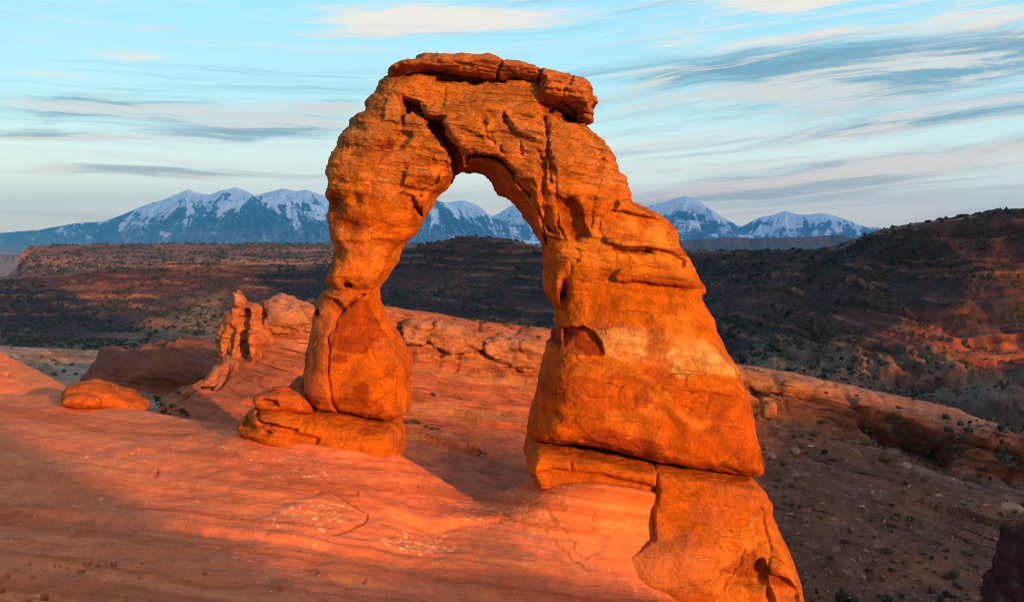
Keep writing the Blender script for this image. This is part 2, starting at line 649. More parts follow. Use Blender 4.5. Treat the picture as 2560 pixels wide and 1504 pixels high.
def area(px, py, poly, soft):
    return sstep(-poly_sd(px, py, poly), -soft, soft)


BODY = [(813,707),(811,691),(818,659),(824,627),(824,581),(815,558),(812,535),(815,496),(819,466),(824,438),(829,414),(835,384),(849,364),(865,331),
        (883,311),(885,299),(900,281),(915,272),(919,255),(929,244),(941,228),(948,210),(964,196),(985,186),(1051,176),(1113,182),(1205,186),(1300,190),
        (1350,195),(1410,225),(1440,262),(1450,287),(1454,298),(1468,304),(1467,311),(1484,327),(1500,341),(1516,361),(1532,375),(1543,393),(1547,407),
        (1555,428),(1571,442),(1577,457),(1579,473),(1583,498),(1605,508),(1631,521),(1651,533),(1670,546),(1690,569),(1706,599),(1713,622),(1722,643),
        (1732,661),(1745,690),(1766,719),(1767,727),(1766,743),(1786,787),(1808,850),(1835,899),(1847,928),(1869,972),(1888,1016),(1903,1064),(1911,1123),
        (1912,1165),(1908,1182),(1898,1190),(1878,1194),(1866,1192),(1780,1182),(1659,1165),(1573,1151),(1487,1135),(1418,1128),(1345,1118),(1328,1106),
        (1321,1092),(1325,1065),(1339,1023),(1349,968),(1358,913),(1366,868),(1371,830),(1383,816),(1390,789),(1390,772),(1376,751),(1363,727),(1361,715),
        (1364,696),(1363,650),(1359,613),(1353,601),(1336,584),(1316,558),(1293,528),(1279,514),(1263,498),(1240,492),(1234,489),(1218,470),(1210,445),
        (1200,435),(1179,430),(1174,436),(1131,443),(1117,466),(1085,487),(1078,507),(1066,533),(1058,549),(1055,562),(1039,581),(1018,604),(1012,618),
        (1009,634),(1000,657),(977,686),(947,719),(937,728),(900,736),(850,736),(830,722)]
CAP = [(966,180),(968,169),(975,161),(998,154),(1028,146),(1067,138),(1113,135),(1171,138),(1221,135),(1245,141),(1262,152),(1309,156),(1350,167),
       (1352,172),(1357,170),(1401,175),(1435,182),(1470,191),(1482,200),(1487,211),(1493,223),(1487,230),(1489,244),(1485,258),(1489,276),(1487,289),
       (1477,294),(1455,292),(1444,281),(1422,271),(1408,260),(1375,257),(1345,250),(1340,225),(1336,204),(1300,202),(1242,200),(1205,200),(1113,196),
       (1086,192),(1051,187),(1000,189),(980,191)]
PED = [(937,716),(936,724),(941,744),(954,788),(975,830),(1002,868),(1017,895),(1019,928),(1018,976),(1015,1017),(1014,1035),(1005,1047),(987,1055),
       (922,1050),(877,1042),(839,1035),(794,1028),(782,1017),(770,996),(760,967),(760,928),(763,884),(770,845),(779,794),(782,765),(800,738),(815,726),
       (827,720),(838,714),(880,708)]
LBASE = [(760,1024),(839,1033),(922,1048),(985,1054),(996,1068),(1002,1091),(1004,1115),(998,1140),(985,1175),(800,1160),(600,1110),(586,1075),
         (588,1060),(607,1044),(625,1028),(645,1014),(680,1010),(720,1014)]
RBASE = [(1342,1112),(1418,1120),(1487,1127),(1573,1143),(1659,1157),(1780,1174),(1866,1184),(1881,1196),(1902,1218),(1924,1243),(1928,1254),(1925,1262),
         (1942,1292),(1963,1341),(1983,1394),(2000,1447),(2006,1504),(2018,1600),(2030,1760),(1330,1760),(1322,1500),(1330,1240),(1330,1200),(1325,1184),
         (1313,1168),(1318,1150),(1325,1128)]

INNER = [(1177,396),(1191,391),(1217,397),(1240,400),(1263,419),(1277,434),(1284,454),(1295,466),(1320,491),(1339,519),(1348,549),(1359,590),(1361,612)]
INNER_BACK = [(1179,430),(1200,435),(1210,445),(1218,470),(1234,489),(1263,498),(1279,514),(1293,528),(1316,558),(1336,584),(1353,601)]
UNDER = [(1131,420),(1105,431),(1094,459),(1057,479),(1056,512),(1058,547)]
UNDER_BACK = [(1174,436),(1131,443),(1117,466),(1085,487),(1078,507),(1066,533),(1058,549)]
RECESS = [(1007,247),(1030,252),(1046,260),(1056,285),(1066,297),(1106,300),(1115,336),(1146,368),(1154,419),(1178,434),(1131,447),(1127,410),(1118,380),
          (1094,345),(1068,320),(1070,305),(1052,284),(1032,276),(1013,285)]


def inner_cut(A, B, extra, dep):
    poly = A + B[::-1] + extra
    def f(px, py):
        dA, _ = line_d(px, py, A)
        dB, _ = line_d(px, py, B)
        t_ = dA / (dA + dB + 1e-6)
        return poly_sd(px, py, poly) < 9, np.where(t_ > .80, 9.0, dep * (.10 + 1.1 * t_))
    return f


def body_relief(px, py):
    D = np.zeros(px.shape)
    # leg below the shoulder stands forward at its foot
    D += .55 * sstep(py, 700, 1150) * sstep(px, 1300, 1500)
    # the shaded inner face of the opening, cut back from the front edge to the far edge
    D -= 1.5 * area(px, py, RECESS, 5)
    # span: bulging lump over the opening
    D += .55 * area(px, py, [(1062,262),(1190,250),(1335,262),(1355,330),(1345,470),(1290,440),(1240,400),(1190,388),(1150,372),(1118,335),(1108,300),(1066,296)], 16)
    D += .22 * area(px, py, [(1110,305),(1206,296),(1216,358),(1150,366),(1118,335)], 8)
    D -= .22 * area(px, py, [(1150,330),(1200,340),(1214,358),(1160,364)], 7)
    D += .30 * area(px, py, [(1264,292),(1300,300),(1320,335),(1360,345),(1362,365),(1310,345),(1285,330)], 6)
    D += .25 * area(px, py, [(1010,275),(1033,276),(1050,300),(1068,318),(1010,313)], 5)
    D += .22 * area(px, py, [(968,246),(1006,252),(1008,312),(958,306)], 5)
    D -= .30 * area(px, py, [(1005,330),(1030,330),(1028,350),(1000,372),(985,372)], 8)
    # right of the long vertical crack the slab stands forward
    D += .35 * sstep(px + .04 * (py - 300), 1360, 1378) * sstep(py, 285, 310) * (1 - sstep(py, 430, 560)) * (1 - sstep(px, 1440, 1560))
    D -= .45 * area(px, py, [(1345,252),(1408,262),(1450,290),(1435,300),(1405,305),(1366,285),(1358,262)], 7)
    D += .22 * area(px, py, [(1505,362),(1545,385),(1548,410),(1520,405),(1506,395)], 5)
    # facets under the right spring of the arch
    for poly, dep in (([(1400,500),(1430,492),(1450,520),(1455,560),(1470,590),(1440,600),(1420,585),(1405,550)], -.45),
                      ([(1355,505),(1372,520),(1380,560),(1395,585),(1372,580),(1358,550)], -.3),
                      ([(1330,470),(1352,480),(1366,545),(1350,545)], .25)):
        D += dep * area(px, py, poly, 7)
    # shoulder ledge and the thin dark beds below it
    D += .32 * area(px, py, [(1542,500),(1600,505),(1660,532),(1690,560),(1640,545),(1580,530),(1530,526),(1545,512)], 4)
    D += .28 * area(px, py, [(1508,590),(1545,600),(1640,608),(1718,622),(1718,640),(1640,622),(1560,612),(1512,604)], 3)
    D -= .38 * area(px, py, [(1530,622),(1620,622),(1640,636),(1560,634)], 4)
    D -= .2 * area(px, py, [(1690,640),(1722,650),(1715,668),(1700,660)], 4)
    D += .30 * area(px, py, [(1532,688),(1548,676),(1640,690),(1760,708),(1775,722),(1700,716),(1620,704),(1540,702)], 4)
    # knob and hollows on the inner side of the right leg
    D += .35 * np.exp(-(((px - 1385) / 26) ** 2 + ((py - 712) / 26) ** 2))
    D -= .75 * np.exp(-(((px - 1412) / 10) ** 2 + ((py - 727) / 26) ** 2))
    D -= .7 * area(px, py, [(1370,822),(1384,815),(1406,822),(1402,862),(1372,868)], 4)
    D -= .34 * area(px, py, [(1411,820),(1459,818),(1483,830),(1500,851),(1506,884),(1473,884),(1435,880),(1406,866)], 4) * (1 - .6 * sstep(py, 840, 884))
    D -= .16 * area(px, py, [(1340,1030),(1430,1040),(1460,1080),(1500,1110),(1420,1100),(1400,1060)], 14)
    # left leg: hollows along its left edge, facet on the right, ledge where it narrows
    D -= .35 * np.exp(-(((px - 835) / 22) ** 2 + ((py - 515) / 30) ** 2))
    D -= .30 * np.exp(-(((px - 870) / 30) ** 2 + ((py - 565) / 18) ** 2))
    D -= .25 * np.exp(-(((px - 888) / 12) ** 2 + ((py - 500) / 14) ** 2))
    D -= .30 * area(px, py, [(1004,484),(1030,490),(1046,525),(1046,540),(1030,525)], 4)
    D += .22 * area(px, py, [(1004,468),(1015,432),(1075,428),(1100,440),(1094,458),(1057,474)], 5)
    D -= .18 * sstep(py, 596, 612) * (1 - sstep(py, 640, 720)) * (1 - sstep(px, 1010, 1080))
    D -= .25 * np.exp(-(((px - 848) / 12) ** 2 + ((py - 640) / 22) ** 2))
    D -= .6 * np.exp(-(((px - 860) / 9) ** 2 + ((py - 716) / 6) ** 2))
    d, sd = line_d(px, py, [(940,716),(960,690),(998,656)])
    D -= .22 * np.clip(sd, 0, 1) * area(px, py, [(930,725),(1000,650),(1020,680),(950,740)], 3)
    k = 0
    for line, wd, dep in (
            ([(1363,288),(1364,327),(1369,361),(1372,396),(1375,430),(1378,456)], 4.0, .55), ([(1355,396),(1362,442),(1359,489),(1352,512),(1361,549)], 2.6, .3),
            ([(1381,400),(1386,440),(1392,480),(1396,560),(1410,590)], 3, .3), ([(1336,262),(1342,290),(1340,330)], 2.4, .25),
            ([(1345,375),(1352,396)], 3.5, .5), ([(1246,365),(1262,385)], 3, .3), ([(1298,360),(1306,388)], 3, .3),
            ([(835,364),(849,365),(980,375),(1083,384),(1125,388)], 1.8, .16), ([(829,412),(1005,414),(1083,421),(1127,430)], 1.8, .15),
            ([(880,309),(978,311),(1067,318)], 1.8, .15), ([(1008,249),(1007,285),(1009,313)], 2.4, .45), ([(1084,386),(1084,421)], 1.8, .2),
            ([(819,448),(841,450),(905,464),(993,473),(1057,477)], 1.8, .18), ([(1013,422),(1004,440),(1003,466)], 2.2, .3), ([(1078,425),(1068,440),(1055,468)], 1.8, .22),
            ([(1240,386),(1300,388),(1342,394),(1375,396)], 1.8, .18), ([(1150,366),(1218,360),(1290,362)], 1.8, .2),
            ([(1106,298),(1150,297),(1205,297),(1240,303)], 1.8, .2), ([(1262,292),(1266,315),(1290,335)], 2.2, .35),
            ([(1205,298),(1212,320),(1222,350),(1238,362)], 3, .35), ([(960,235),(990,240),(1030,252),(1055,262)], 2.2, .25),
            ([(1498,450),(1490,470),(1482,520),(1475,570)], 1.8, .22), ([(1525,515),(1500,540),(1497,580),(1512,594)], 1.8, .2),
            ([(1358,490),(1430,492),(1500,505),(1540,512)], 1.6, .12), ([(1445,250),(1500,350),(1508,380),(1500,430)], 1.6, .12),
            ([(1649,966),(1700,974),(1780,984),(1880,997)], 2.0, .20), ([(1452,953),(1540,955),(1649,966)], 1.5, .10),
            ([(1440,625),(1448,640),(1440,650),(1424,655),(1428,680)], 1.6, .2), ([(1536,622),(1538,660),(1530,700)], 1.5, .13),
            ([(1690,870),(1720,890),(1738,918)], 1.6, .12), ([(1788,760),(1800,800)], 1.6, .14), ([(1772,738),(1780,770)], 1.6, .16),
            ([(1360,590),(1400,600),(1450,596),(1510,600)], 2, .22), ([(1440,700),(1540,704),(1640,712),(1770,728)], 1.6, .14),
            ([(1225,335),(1250,380)], 3, .2), ([(1110,220),(1112,250),(1108,268)], 2, .2)):
        k += 1
        D = crack(D, px, py, line, wd * 1.1, dep * .62, 2.0, k)
    # dark holes under the cap
    for x, y, a, b in ((1018,183,9,4), (1130,197,28,5), (1188,199,20,5), (1232,201,8,4), (1258,201,6,4), (1100,193,14,4), (1368,208,7,4), (1380,273,5,3)):
        D -= .8 * np.exp(-(((px - x) / a) ** 2 + ((py - y) / b) ** 2) ** 2)
    return D


def vnoise(V, scale, oct=4, seed=0, sz=1.0):
    return fbm(np.stack([V[:, 0] * scale, V[:, 1] * scale, (V[:, 2] + .13 * V[:, 0]) * scale * sz], 1), oct, seed)


def body_paint(V, px, py):
    jx = px + 7 * vnoise(V, 1.3, 4, 5)
    jy = py + 7 * vnoise(V, 1.3, 4, 9)
    c = np.tile(ORANGE, (len(V), 1))
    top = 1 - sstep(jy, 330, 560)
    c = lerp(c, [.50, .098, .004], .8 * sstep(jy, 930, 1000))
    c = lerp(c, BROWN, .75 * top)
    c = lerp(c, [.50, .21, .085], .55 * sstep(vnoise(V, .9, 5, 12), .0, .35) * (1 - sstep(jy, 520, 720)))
    # pale beds, and a golden glow painted on the upper right leg
    c = lerp(c, [.70, .26, .030], .85 * area(jx, jy, [(1500,540),(1640,540),(1700,600),(1740,680),(1500,660),(1380,640)], 30))
    bandk = .55 + .45 * sstep(vnoise(V, .7, 5, 55, 6.0), -.25, .2)
    c = lerp(c, TAN, .8 * bandk * area(jx, jy, [(1490,822),(1600,815),(1760,845),(1800,880),(1850,915),(1850,940),(1740,930),(1700,945),(1660,922),(1600,905),(1540,898),(1512,880)], 7))
    c = lerp(c, [.66, .21, .03], .6 * area(jx, jy, [(840,600),(1010,600),(1000,660),(940,720),(860,700)], 20))
    c = lerp(c, [.40, .10, .03], .7 * area(jx, jy, [(1420,800),(1560,806),(1700,832),(1690,842),(1560,822),(1470,824)], 6))
    # varnish stains with their own edges, dark patches in niche and hollows
    for poly, k in (([(1411,818),(1459,816),(1487,828),(1504,851),(1508,886),(1435,884),(1404,868)], .9), ([(1370,815),(1406,820),(1404,870),(1368,870)], 1.0),
                    ([(1470,1075),(1520,1070),(1650,1110),(1664,1128),(1655,1138),(1560,1128),(1480,1108)], .75),
                    ([(1352,900),(1500,890),(1540,935),(1510,1010),(1380,1000),(1345,980)], .35),
                    ([(1400,500),(1432,490),(1452,520),(1470,590),(1440,602),(1405,560)], .65), ([(942,348),(990,352),(985,375),(948,368)], .7),
                    ([(930,362),(990,370),(960,410),(925,400)], .35), ([(1040,440),(1080,432),(1090,455),(1040,465)], .4),
                    ([(1005,400),(1070,392),(1110,420),(1010,412)], .35), ([(815,490),(860,500),(930,560),(900,590),(825,560)], .55),
                    ([(815,640),(845,630),(850,690),(818,700)], .45), ([(1490,735),(1560,740),(1540,800),(1480,790)], .3),
                    ([(1410,700),(1425,712),(1415,780),(1390,770),(1395,735)], .8), ([(1530,610),(1720,622),(1720,640),(1560,616)], .6),
                    ([(1535,680),(1650,692),(1770,712),(1770,722),(1600,706)], .55), ([(1500,905),(1640,925),(1700,950),(1680,965),(1520,950)], .4),
                    ([(1895,1120),(1912,1120),(1910,1165),(1898,1160)], .7), ([(1345,255),(1440,282),(1430,300),(1366,285)], .6)):
        c = lerp(c, STAIN_AND_SHADE, min(1, k * 1.15) * area(jx, jy, poly, 3))
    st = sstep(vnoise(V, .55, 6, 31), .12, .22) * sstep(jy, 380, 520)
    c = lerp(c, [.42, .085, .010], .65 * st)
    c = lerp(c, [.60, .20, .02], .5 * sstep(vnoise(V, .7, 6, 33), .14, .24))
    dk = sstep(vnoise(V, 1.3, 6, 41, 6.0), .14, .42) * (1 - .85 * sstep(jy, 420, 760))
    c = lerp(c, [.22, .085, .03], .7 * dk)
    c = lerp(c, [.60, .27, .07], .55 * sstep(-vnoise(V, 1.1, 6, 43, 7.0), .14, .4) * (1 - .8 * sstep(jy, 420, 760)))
    li = sstep(vnoise(V, 2.4, 5, 51), .30, .42) * area(jx, jy, [(1480,815),(1800,850),(1850,920),(1700,950),(1500,890)], 20)
    c = lerp(c, [.72, .50, .26], .6 * li)
    return c


def bedP(V, a, b):
    return np.stack([V[:, 0] * a, V[:, 1] * a, (V[:, 2] + .13 * V[:, 0]) * b], 1)


def arch_detail(top, flk, cell=1.0, big=1.0):
    """crisp relief: exfoliation sheets everywhere, blocky joints and thin bedding grooves where the rock is bedded"""
    def f(V, px, py):
        z = top(px, py)
        V = V / big
        D = .16 * flk * flakes(bedP(V, .55, .8), 7, 3) + .10 * flk * flakes(bedP(V, 1.6, 2.2), 6, 5)
        w = .10 * np.stack([fbm(V * 1.3, 3, 60 + k) for k in range(3)], 1)
        d1, d2 = cellular(bedP(V + w, .75, 1.5) * cell, 2)
        D -= .05 * z * np.exp(-((d2 - d1) / .05) ** 2) * sstep(fbm(V * .6, 3, 9), -.25, .1)
        D += .07 * z * (.5 - d1)
        d1, d2 = cellular(bedP(V + w, 1.7, 3.6) * cell, 7)
        D -= .035 * z * np.exp(-((d2 - d1) / .08) ** 2) * sstep(fbm(V * .8, 3, 19), -.1, .2)
        s = (V[:, 2] + .13 * V[:, 0]) + .12 * fbm(V * .5, 3, 21)
        g = fbm(np.stack([V[:, 0] * .28, V[:, 1] * .28, s * 5.5], 1), 4, 23, .65)
        D += .11 * (z + .05) * np.clip(g, -.5, .3)
        g = fbm(np.stack([V[:, 0] * .45, V[:, 1] * .45, s * 12], 1), 2, 27, .6)
        D += .045 * (z + .10) * np.clip(g, -.6, .3)
        return D * big
    return f


upper = lambda px, py: 1.0 - .8 * sstep(py, 380, 760)
A_N = [(.09, (2.6, 2.6, 2.2), None), (.08, (1.0, 1.0, .8), None), (.085, (1.7, 1.7, .30), upper), (.05, (.9, .9, .17), upper), (.030, (.30, .30, .22), upper), (.022, (.35, .35, .3), None)]
arch_base = W(1480, 1240, 38)
arch = empty('sandstone_arch', arch_base)
tag(arch, 'tall freestanding orange sandstone arch with a flat cap, on the rim of smooth slickrock', 'rock arch')
VX = .053
body_zone = lambda px, py: np.clip(1.0 - .85 * sstep(py, 300, 620) + .55 * np.exp(-((py - 655 - .12 * (px - 1500)) / 60) ** 2) * sstep(px, 1340, 1480), 0, 1)
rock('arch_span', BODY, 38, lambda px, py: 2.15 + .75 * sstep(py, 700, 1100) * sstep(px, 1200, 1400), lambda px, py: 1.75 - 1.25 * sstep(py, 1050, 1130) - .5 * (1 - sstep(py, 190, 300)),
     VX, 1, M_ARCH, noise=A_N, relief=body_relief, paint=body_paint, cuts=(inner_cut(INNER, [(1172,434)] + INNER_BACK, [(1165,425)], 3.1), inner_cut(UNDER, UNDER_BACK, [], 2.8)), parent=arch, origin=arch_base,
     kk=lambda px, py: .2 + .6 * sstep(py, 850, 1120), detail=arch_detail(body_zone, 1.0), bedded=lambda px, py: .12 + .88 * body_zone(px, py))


def cap_relief(px, py):
    D = np.zeros(px.shape)
    D += .25 * (1 - sstep(py, 165, 200))
    D -= .45 * area(px, py, [(1050,168),(1120,172),(1200,182),(1200,196),(1115,192),(1052,184)], 4)
    D -= .9 * area(px, py, [(1410,258),(1446,264),(1450,280),(1420,272)], 3)
    k = 20
    for line, wd, dep in (([(1256,150),(1250,165),(1244,178),(1243,200)], 3.5, .7), ([(1351,168),(1351,202)], 3.5, .8), ([(1430,180),(1426,200),(1424,212)], 2.2, .4),
                          ([(1300,170),(1302,198)], 2, .25), ([(968,178),(1050,170),(1150,178),(1250,186)], 2, .22), ([(998,154),(1040,152),(1130,158),(1240,166)], 1.8, .18),
                          ([(1355,190),(1424,196),(1490,226)], 2.2, .3), ([(1350,205),(1424,216),(1486,232)], 2, .25), ([(1410,215),(1410,256)], 1.8, .2),
                          ([(1350,225),(1420,230),(1488,246)], 1.8, .18), ([(1345,240),(1420,246),(1486,262)], 1.6, .15), ([(990,152),(996,186)], 2, .3), ([(1048,146),(1050,170)], 1.6, .15)):
        k += 1
        D = crack(D, px, py, line, wd, dep * .6, 1.6, k)
    return D


def cap_paint(V, px, py):
    c = np.tile([.50, .165, .045], (len(V), 1))
    c = lerp(c, [.30, .14, .075], .7 * sstep(vnoise(V, 1.5, 5, 61, 4.0), .05, .35))
    c = lerp(c, ORANGE, .8 * area(px, py, [(1000,176),(1200,184),(1340,205),(1330,160),(1420,240),(1450,285),(1400,262),(1340,250),(1338,206),(1100,198)], 8))
    c = lerp(c, [.54, .16, .05], .6 * area(px, py, [(1350,200),(1490,235),(1488,292),(1440,280),(1345,250)], 8))
    return c


rock('cap_rock', CAP, 38, 2.75, .75, .055, 2, M_ARCH, tilt=.12, p=3.0, noise=[(.04, (2.4, 2.4, 1.2), None), (.10, (1.8, 1.8, .22), None), (.06, (.7, .7, .13), None), (.035, (.25, .25, .2), None)],
     relief=cap_relief, paint=cap_paint, parent=arch, origin=arch_base, kk=.6, detail=arch_detail(lambda x, y: 1.3 + 0 * x, .6, 1.3), bedded=1.0)

PCRACK = [(905,738),(886,750),(862,773),(843,791),(839,818),(821,845),(822,868),(820,898),(822,928),(824,958),(828,987),(827,1017),(836,1040)]


def ped_relief(px, py):
    D = np.zeros(px.shape)
    panel = PCRACK[1:] + [(900,1060),(1000,1070),(1040,960),(1020,880),(975,850),(950,812),(945,800),(932,772),(921,757),(903,748)]
    D -= .12 * area(px, py, panel, 9)
    D -= .12 * area(px, py, [(800,742),(843,752),(862,773),(843,791),(836,780),(828,752)], 4)
    D = crack(D, px, py, PCRACK, 2.6, .26, 1.2, 3)
    D = crack(D, px, py, [(832,756),(846,772),(858,778)], 2, .2, 1, 4)
    D -= .5 * np.exp(-(((px - 787) / 4) ** 2 + ((py - 786) / 6) ** 2))
    D = crack(D, px, py, [(765,860),(900,880),(1010,900)], 1.4, .05, 2, 6)
    return D


def ped_paint(V, px, py):
    jx = px + 6 * vnoise(V, 1.6, 5, 5)
    jy = py + 6 * vnoise(V, 1.6, 5, 9)
    c = np.tile([.53, .125, .006], (len(V), 1))
    c = lerp(c, [.44, .13, .04], .6 * (1 - sstep(jx + .25 * (jy - 900), 815, 835)))
    for poly, k in (([(880,752),(905,746),(925,760),(948,806),(955,820),(968,842),(940,850),(930,865),(915,880),(890,885),(845,880),(825,862),(842,820),(850,792)], .8),
                    ([(832,884),(868,888),(872,905),(850,910),(828,902)], .75), ([(880,965),(908,955),(920,960),(925,985),(918,1018),(890,1005),(860,1000),(858,985),(884,980)], .8),
                    ([(870,1040),(905,1000),(955,990),(960,1030),(930,1045)], .25), ([(930,868),(955,862),(952,880)], .6), ([(800,740),(850,742),(860,768),(840,785)], .4),
                    ([(765,870),(820,860),(815,960),(765,960)], .35)):
        c = lerp(c, STAIN_AND_SHADE * .9, k * area(jx, jy, poly, 3))
    c = lerp(c, [.50, .13, .03], .4 * sstep(vnoise(V, .8, 6, 71), .1, .2))
    return c


rock('pedestal_block', PED, 38, lambda px, py: 1.7 + .5 * sstep(py, 720, 900), lambda px, py: 1.5 - .9 * sstep(py, 990, 1045) - .6 * (1 - sstep(py, 715, 760)), VX, 3, M_ARCH,
     noise=[(.13, (2.2, 2.2, 1.8), None), (.05, (.9, .9, .7), None), (.022, (1.0, 1.0, .2), None), (.018, (.3, .3, .25), None)], relief=ped_relief, paint=ped_paint, parent=arch, origin=arch_base,
     kk=lambda px, py: .3 + .4 * sstep(py, 950, 1040), detail=arch_detail(lambda x, y: .08 + 0 * x, .7), bedded=.25)


def base_paint(V, px, py):
    jx = px + 8 * vnoise(V, 1.2, 5, 15)
    jy = py + 8 * vnoise(V, 1.2, 5, 19)
    c = np.tile([.53, .125, .006], (len(V), 1))
    c = lerp(c, [.42, .11, .035], .55 * sstep(vnoise(V, .6, 5, 81), .05, .2))
    c = lerp(c, STAIN_AND_SHADE, .6 * area(jx, jy, [(895,1062),(940,1058),(945,1085),(895,1090)], 4))
    # right base
    c = lerp(c, [.55, .20, .08], .5 * area(jx, jy, [(1480,1360),(1650,1330),(1780,1380),(1740,1500),(1480,1460)], 40))
    c = lerp(c, [.66, .21, .03], .6 * area(jx, jy, [(1780,1330),(1960,1310),(2000,1500),(1760,1500)], 40))  # right flank painted yellower, as if sunlit
    c = lerp(c, STAIN_AND_SHADE, .75 * area(jx, jy, [(1800,1428),(1842,1400),(1890,1370),(1905,1440),(1880,1442),(1840,1436)], 4))  # shade inside the foot hollow painted dark red
    c = lerp(c, STAIN_AND_SHADE, .7 * area(jx, jy, [(1905,1410),(1940,1420),(1975,1450),(1970,1468),(1940,1465),(1900,1440)], 4))  # second hollow, its shade painted the same way
    c = lerp(c, TAN, .7 * sstep(vnoise(V, 2.2, 5, 91), .28, .36) * area(jx, jy, [(1690,1240),(1900,1300),(1900,1350),(1700,1320)], 20))
    return c


def lbase_relief(px, py):
    D = np.zeros(px.shape)
    D += .25 * sstep(py, 1080, 1130) * sstep(px, 800, 960)
    D -= .2 * area(px, py, [(590,1060),(720,1075),(800,1095),(790,1110),(690,1090),(590,1078)], 5)
    D += .3 * area(px, py, [(650,1028),(720,1018),(755,1040),(740,1066),(690,1056),(640,1050)], 7)
    D = crack(D, px, py, [(635,1040),(650,1055),(700,1066),(740,1072)], 4, .35, 2, 5)
    D = crack(D, px, py, [(885,1088),(905,1060),(895,1054)], 1.8, .1, 2, 6)
    D -= .6 * np.exp(-(((px - 668) / 8) ** 2 + ((py - 1081) / 4) ** 2))
    return D


rock('base_ledge', LBASE, 38, 2.2, lambda px, py: .6 + 1.6 * (1 - sstep(px, 600, 760)), VX, 4, M_ARCH, tilt=.1, noise=[(.12, (1.8, 1.8, 1.2), None), (.06, (.8, .8, .4), None), (.02, (.3, .3, .2), None)],
     relief=lbase_relief, paint=base_paint, parent=arch, origin=arch_base, kk=.45, detail=arch_detail(lambda x, y: .12 + 0 * x, .8), bedded=.35)

LCRACK = [(1642,1160),(1644,1222),(1633,1238),(1625,1276),(1627,1322),(1604,1336),(1575,1351),(1521,1363),(1487,1380),(1475,1397),(1474,1438),(1460,1600)]


def rbase_relief(px, py):
    D = np.zeros(px.shape)
    lump = area(px, py, LCRACK + [(2200,1700),(2200,1100),(1642,1100)], 4)
    D += lump * (.05 + 1.2 * sstep(py, 1180, 1480) ** .8 + .5 * area(px, py, [(1480,1395),(1530,1365),(1700,1340),(1760,1440),(1480,1450)], 40))
    D -= (1 - lump) * 2.2 * sstep(py, 1222, 1262)
    D -= .22 * area(px, py, [(1330,1185),(1380,1168),(1500,1180),(1640,1212),(1640,1250),(1330,1250)], 7)
    D = crack(D, px, py, LCRACK[:9], 2.6, .34, 1.5, 7)
    D = crack(D, px, py, [(1424,1126),(1426,1150),(1430,1172)], 2.2, .2, 1.5, 8)
    D = crack(D, px, py, [(1876,1192),(1888,1222),(1893,1262),(1900,1310),(1905,1350),(1898,1400),(1894,1440),(1920,1504)], 2.2, .16, 2, 9)
    D = crack(D, px, py, [(1893,1262),(1926,1262)], 2.2, .25, 1, 10)
    # hollows near the foot
    D -= .55 * area(px, py, [(1812,1422),(1850,1396),(1885,1372),(1896,1400),(1890,1438),(1840,1434)], 9)
    D -= .4 * area(px, py, [(1902,1408),(1940,1418),(1976,1450),(1968,1470),(1920,1455)], 8)
    D -= .5 * np.exp(-(((px - 1900) / 8) ** 2 + ((py - 1455) / 22) ** 2))
    D -= .5 * np.exp(-(((px - 1725) / 16) ** 2 + ((py - 1474) / 5) ** 2))
    D = crack(D, px, py, [(1780,1440),(1800,1410),(1830,1385),(1845,1350)], 2, .12, 3, 11)
    D = crack(D, px, py, [(1700,1228),(1760,1246),(1850,1268)], 1.6, .08, 3, 12)
    return D


rock('base_ledge', RBASE, 38, lambda px, py: 3.3 + .1 * sstep(px, 1600, 1800), lambda px, py: .32 + 1.0 * sstep(px, 1800, 1950) * sstep(py, 1190, 1260), VX, 5, M_ARCH, tilt=.1,
     noise=[(.12, (2.2, 2.2, 1.4), None), (.05, (.9, .9, .6), None), (.025, (1.2, 1.2, .2), None), (.018, (.3, .3, .25), None)], relief=rbase_relief, paint=base_paint,
     parent=arch, origin=arch_base, margin=2.4, kk=.6, detail=arch_detail(lambda x, y: .10 + 0 * x, .7), bedded=.3)


# ------------------------------------------------------------------ terrain sheets
def row(pts, cols, sig=0):
    """pts: (px, py, Y) control points -> world points at the given columns"""
    a = np.array(sorted(pts), float)
    py, Y = np.interp(cols, a[:, 0], a[:, 1]), np.interp(cols, a[:, 0], a[:, 2])
    if sig:
        k = np.exp(-.5 * (np.arange(-3 * sig, 3 * sig + 1) / sig) ** 2)
        k /= k.sum()
        pad = lambda q: np.convolve(np.pad(q, 3 * sig, 'edge'), k, 'valid')
        py, Y = pad(py), pad(Y)
    return W(cols, py, Y)


def loft(rows, counts, lin=()):
    """Catmull-Rom across the rows; returns (n, m, 3)"""
    out = []
    R = [2 * rows[0] - rows[1]] + list(rows) + [2 * rows[-1] - rows[-2]]
    for i, n in enumerate(counts):
        p0, p1, p2, p3 = R[i], R[i + 1], R[i + 2], R[i + 3]
        for t in np.arange(n) / n:
            if i in lin:
                out.append(p1 * (1 - t) + p2 * t)
                continue
            # monotone-ish tangents
            m1, m2 = (p2 - p0) / 2, (p3 - p1) / 2
            d = p2 - p1
            lim = lambda m: np.sign(d) * np.clip(np.sign(d) * m, 0, 2.5 * np.abs(d))
            m1, m2 = lim(m1), lim(m2)
            out.append((2 * t ** 3 - 3 * t ** 2 + 1) * p1 + (t ** 3 - 2 * t ** 2 + t) * m1 + (-2 * t ** 3 + 3 * t ** 2) * p2 + (t ** 3 - t ** 2) * m2)
    out.append(rows[-1])
    return np.array(out)


def normals(G):
    du = np.gradient(G, axis=1)
    dv = np.gradient(G, axis=0)
    n = np.cross(du, dv)
    n /= np.linalg.norm(n, axis=-1, keepdims=True) + 1e-12
    s = np.sign(n[..., 2:3] - n[..., 1:2])       # towards the sky and the viewer
    s[s == 0] = 1
    return n * s


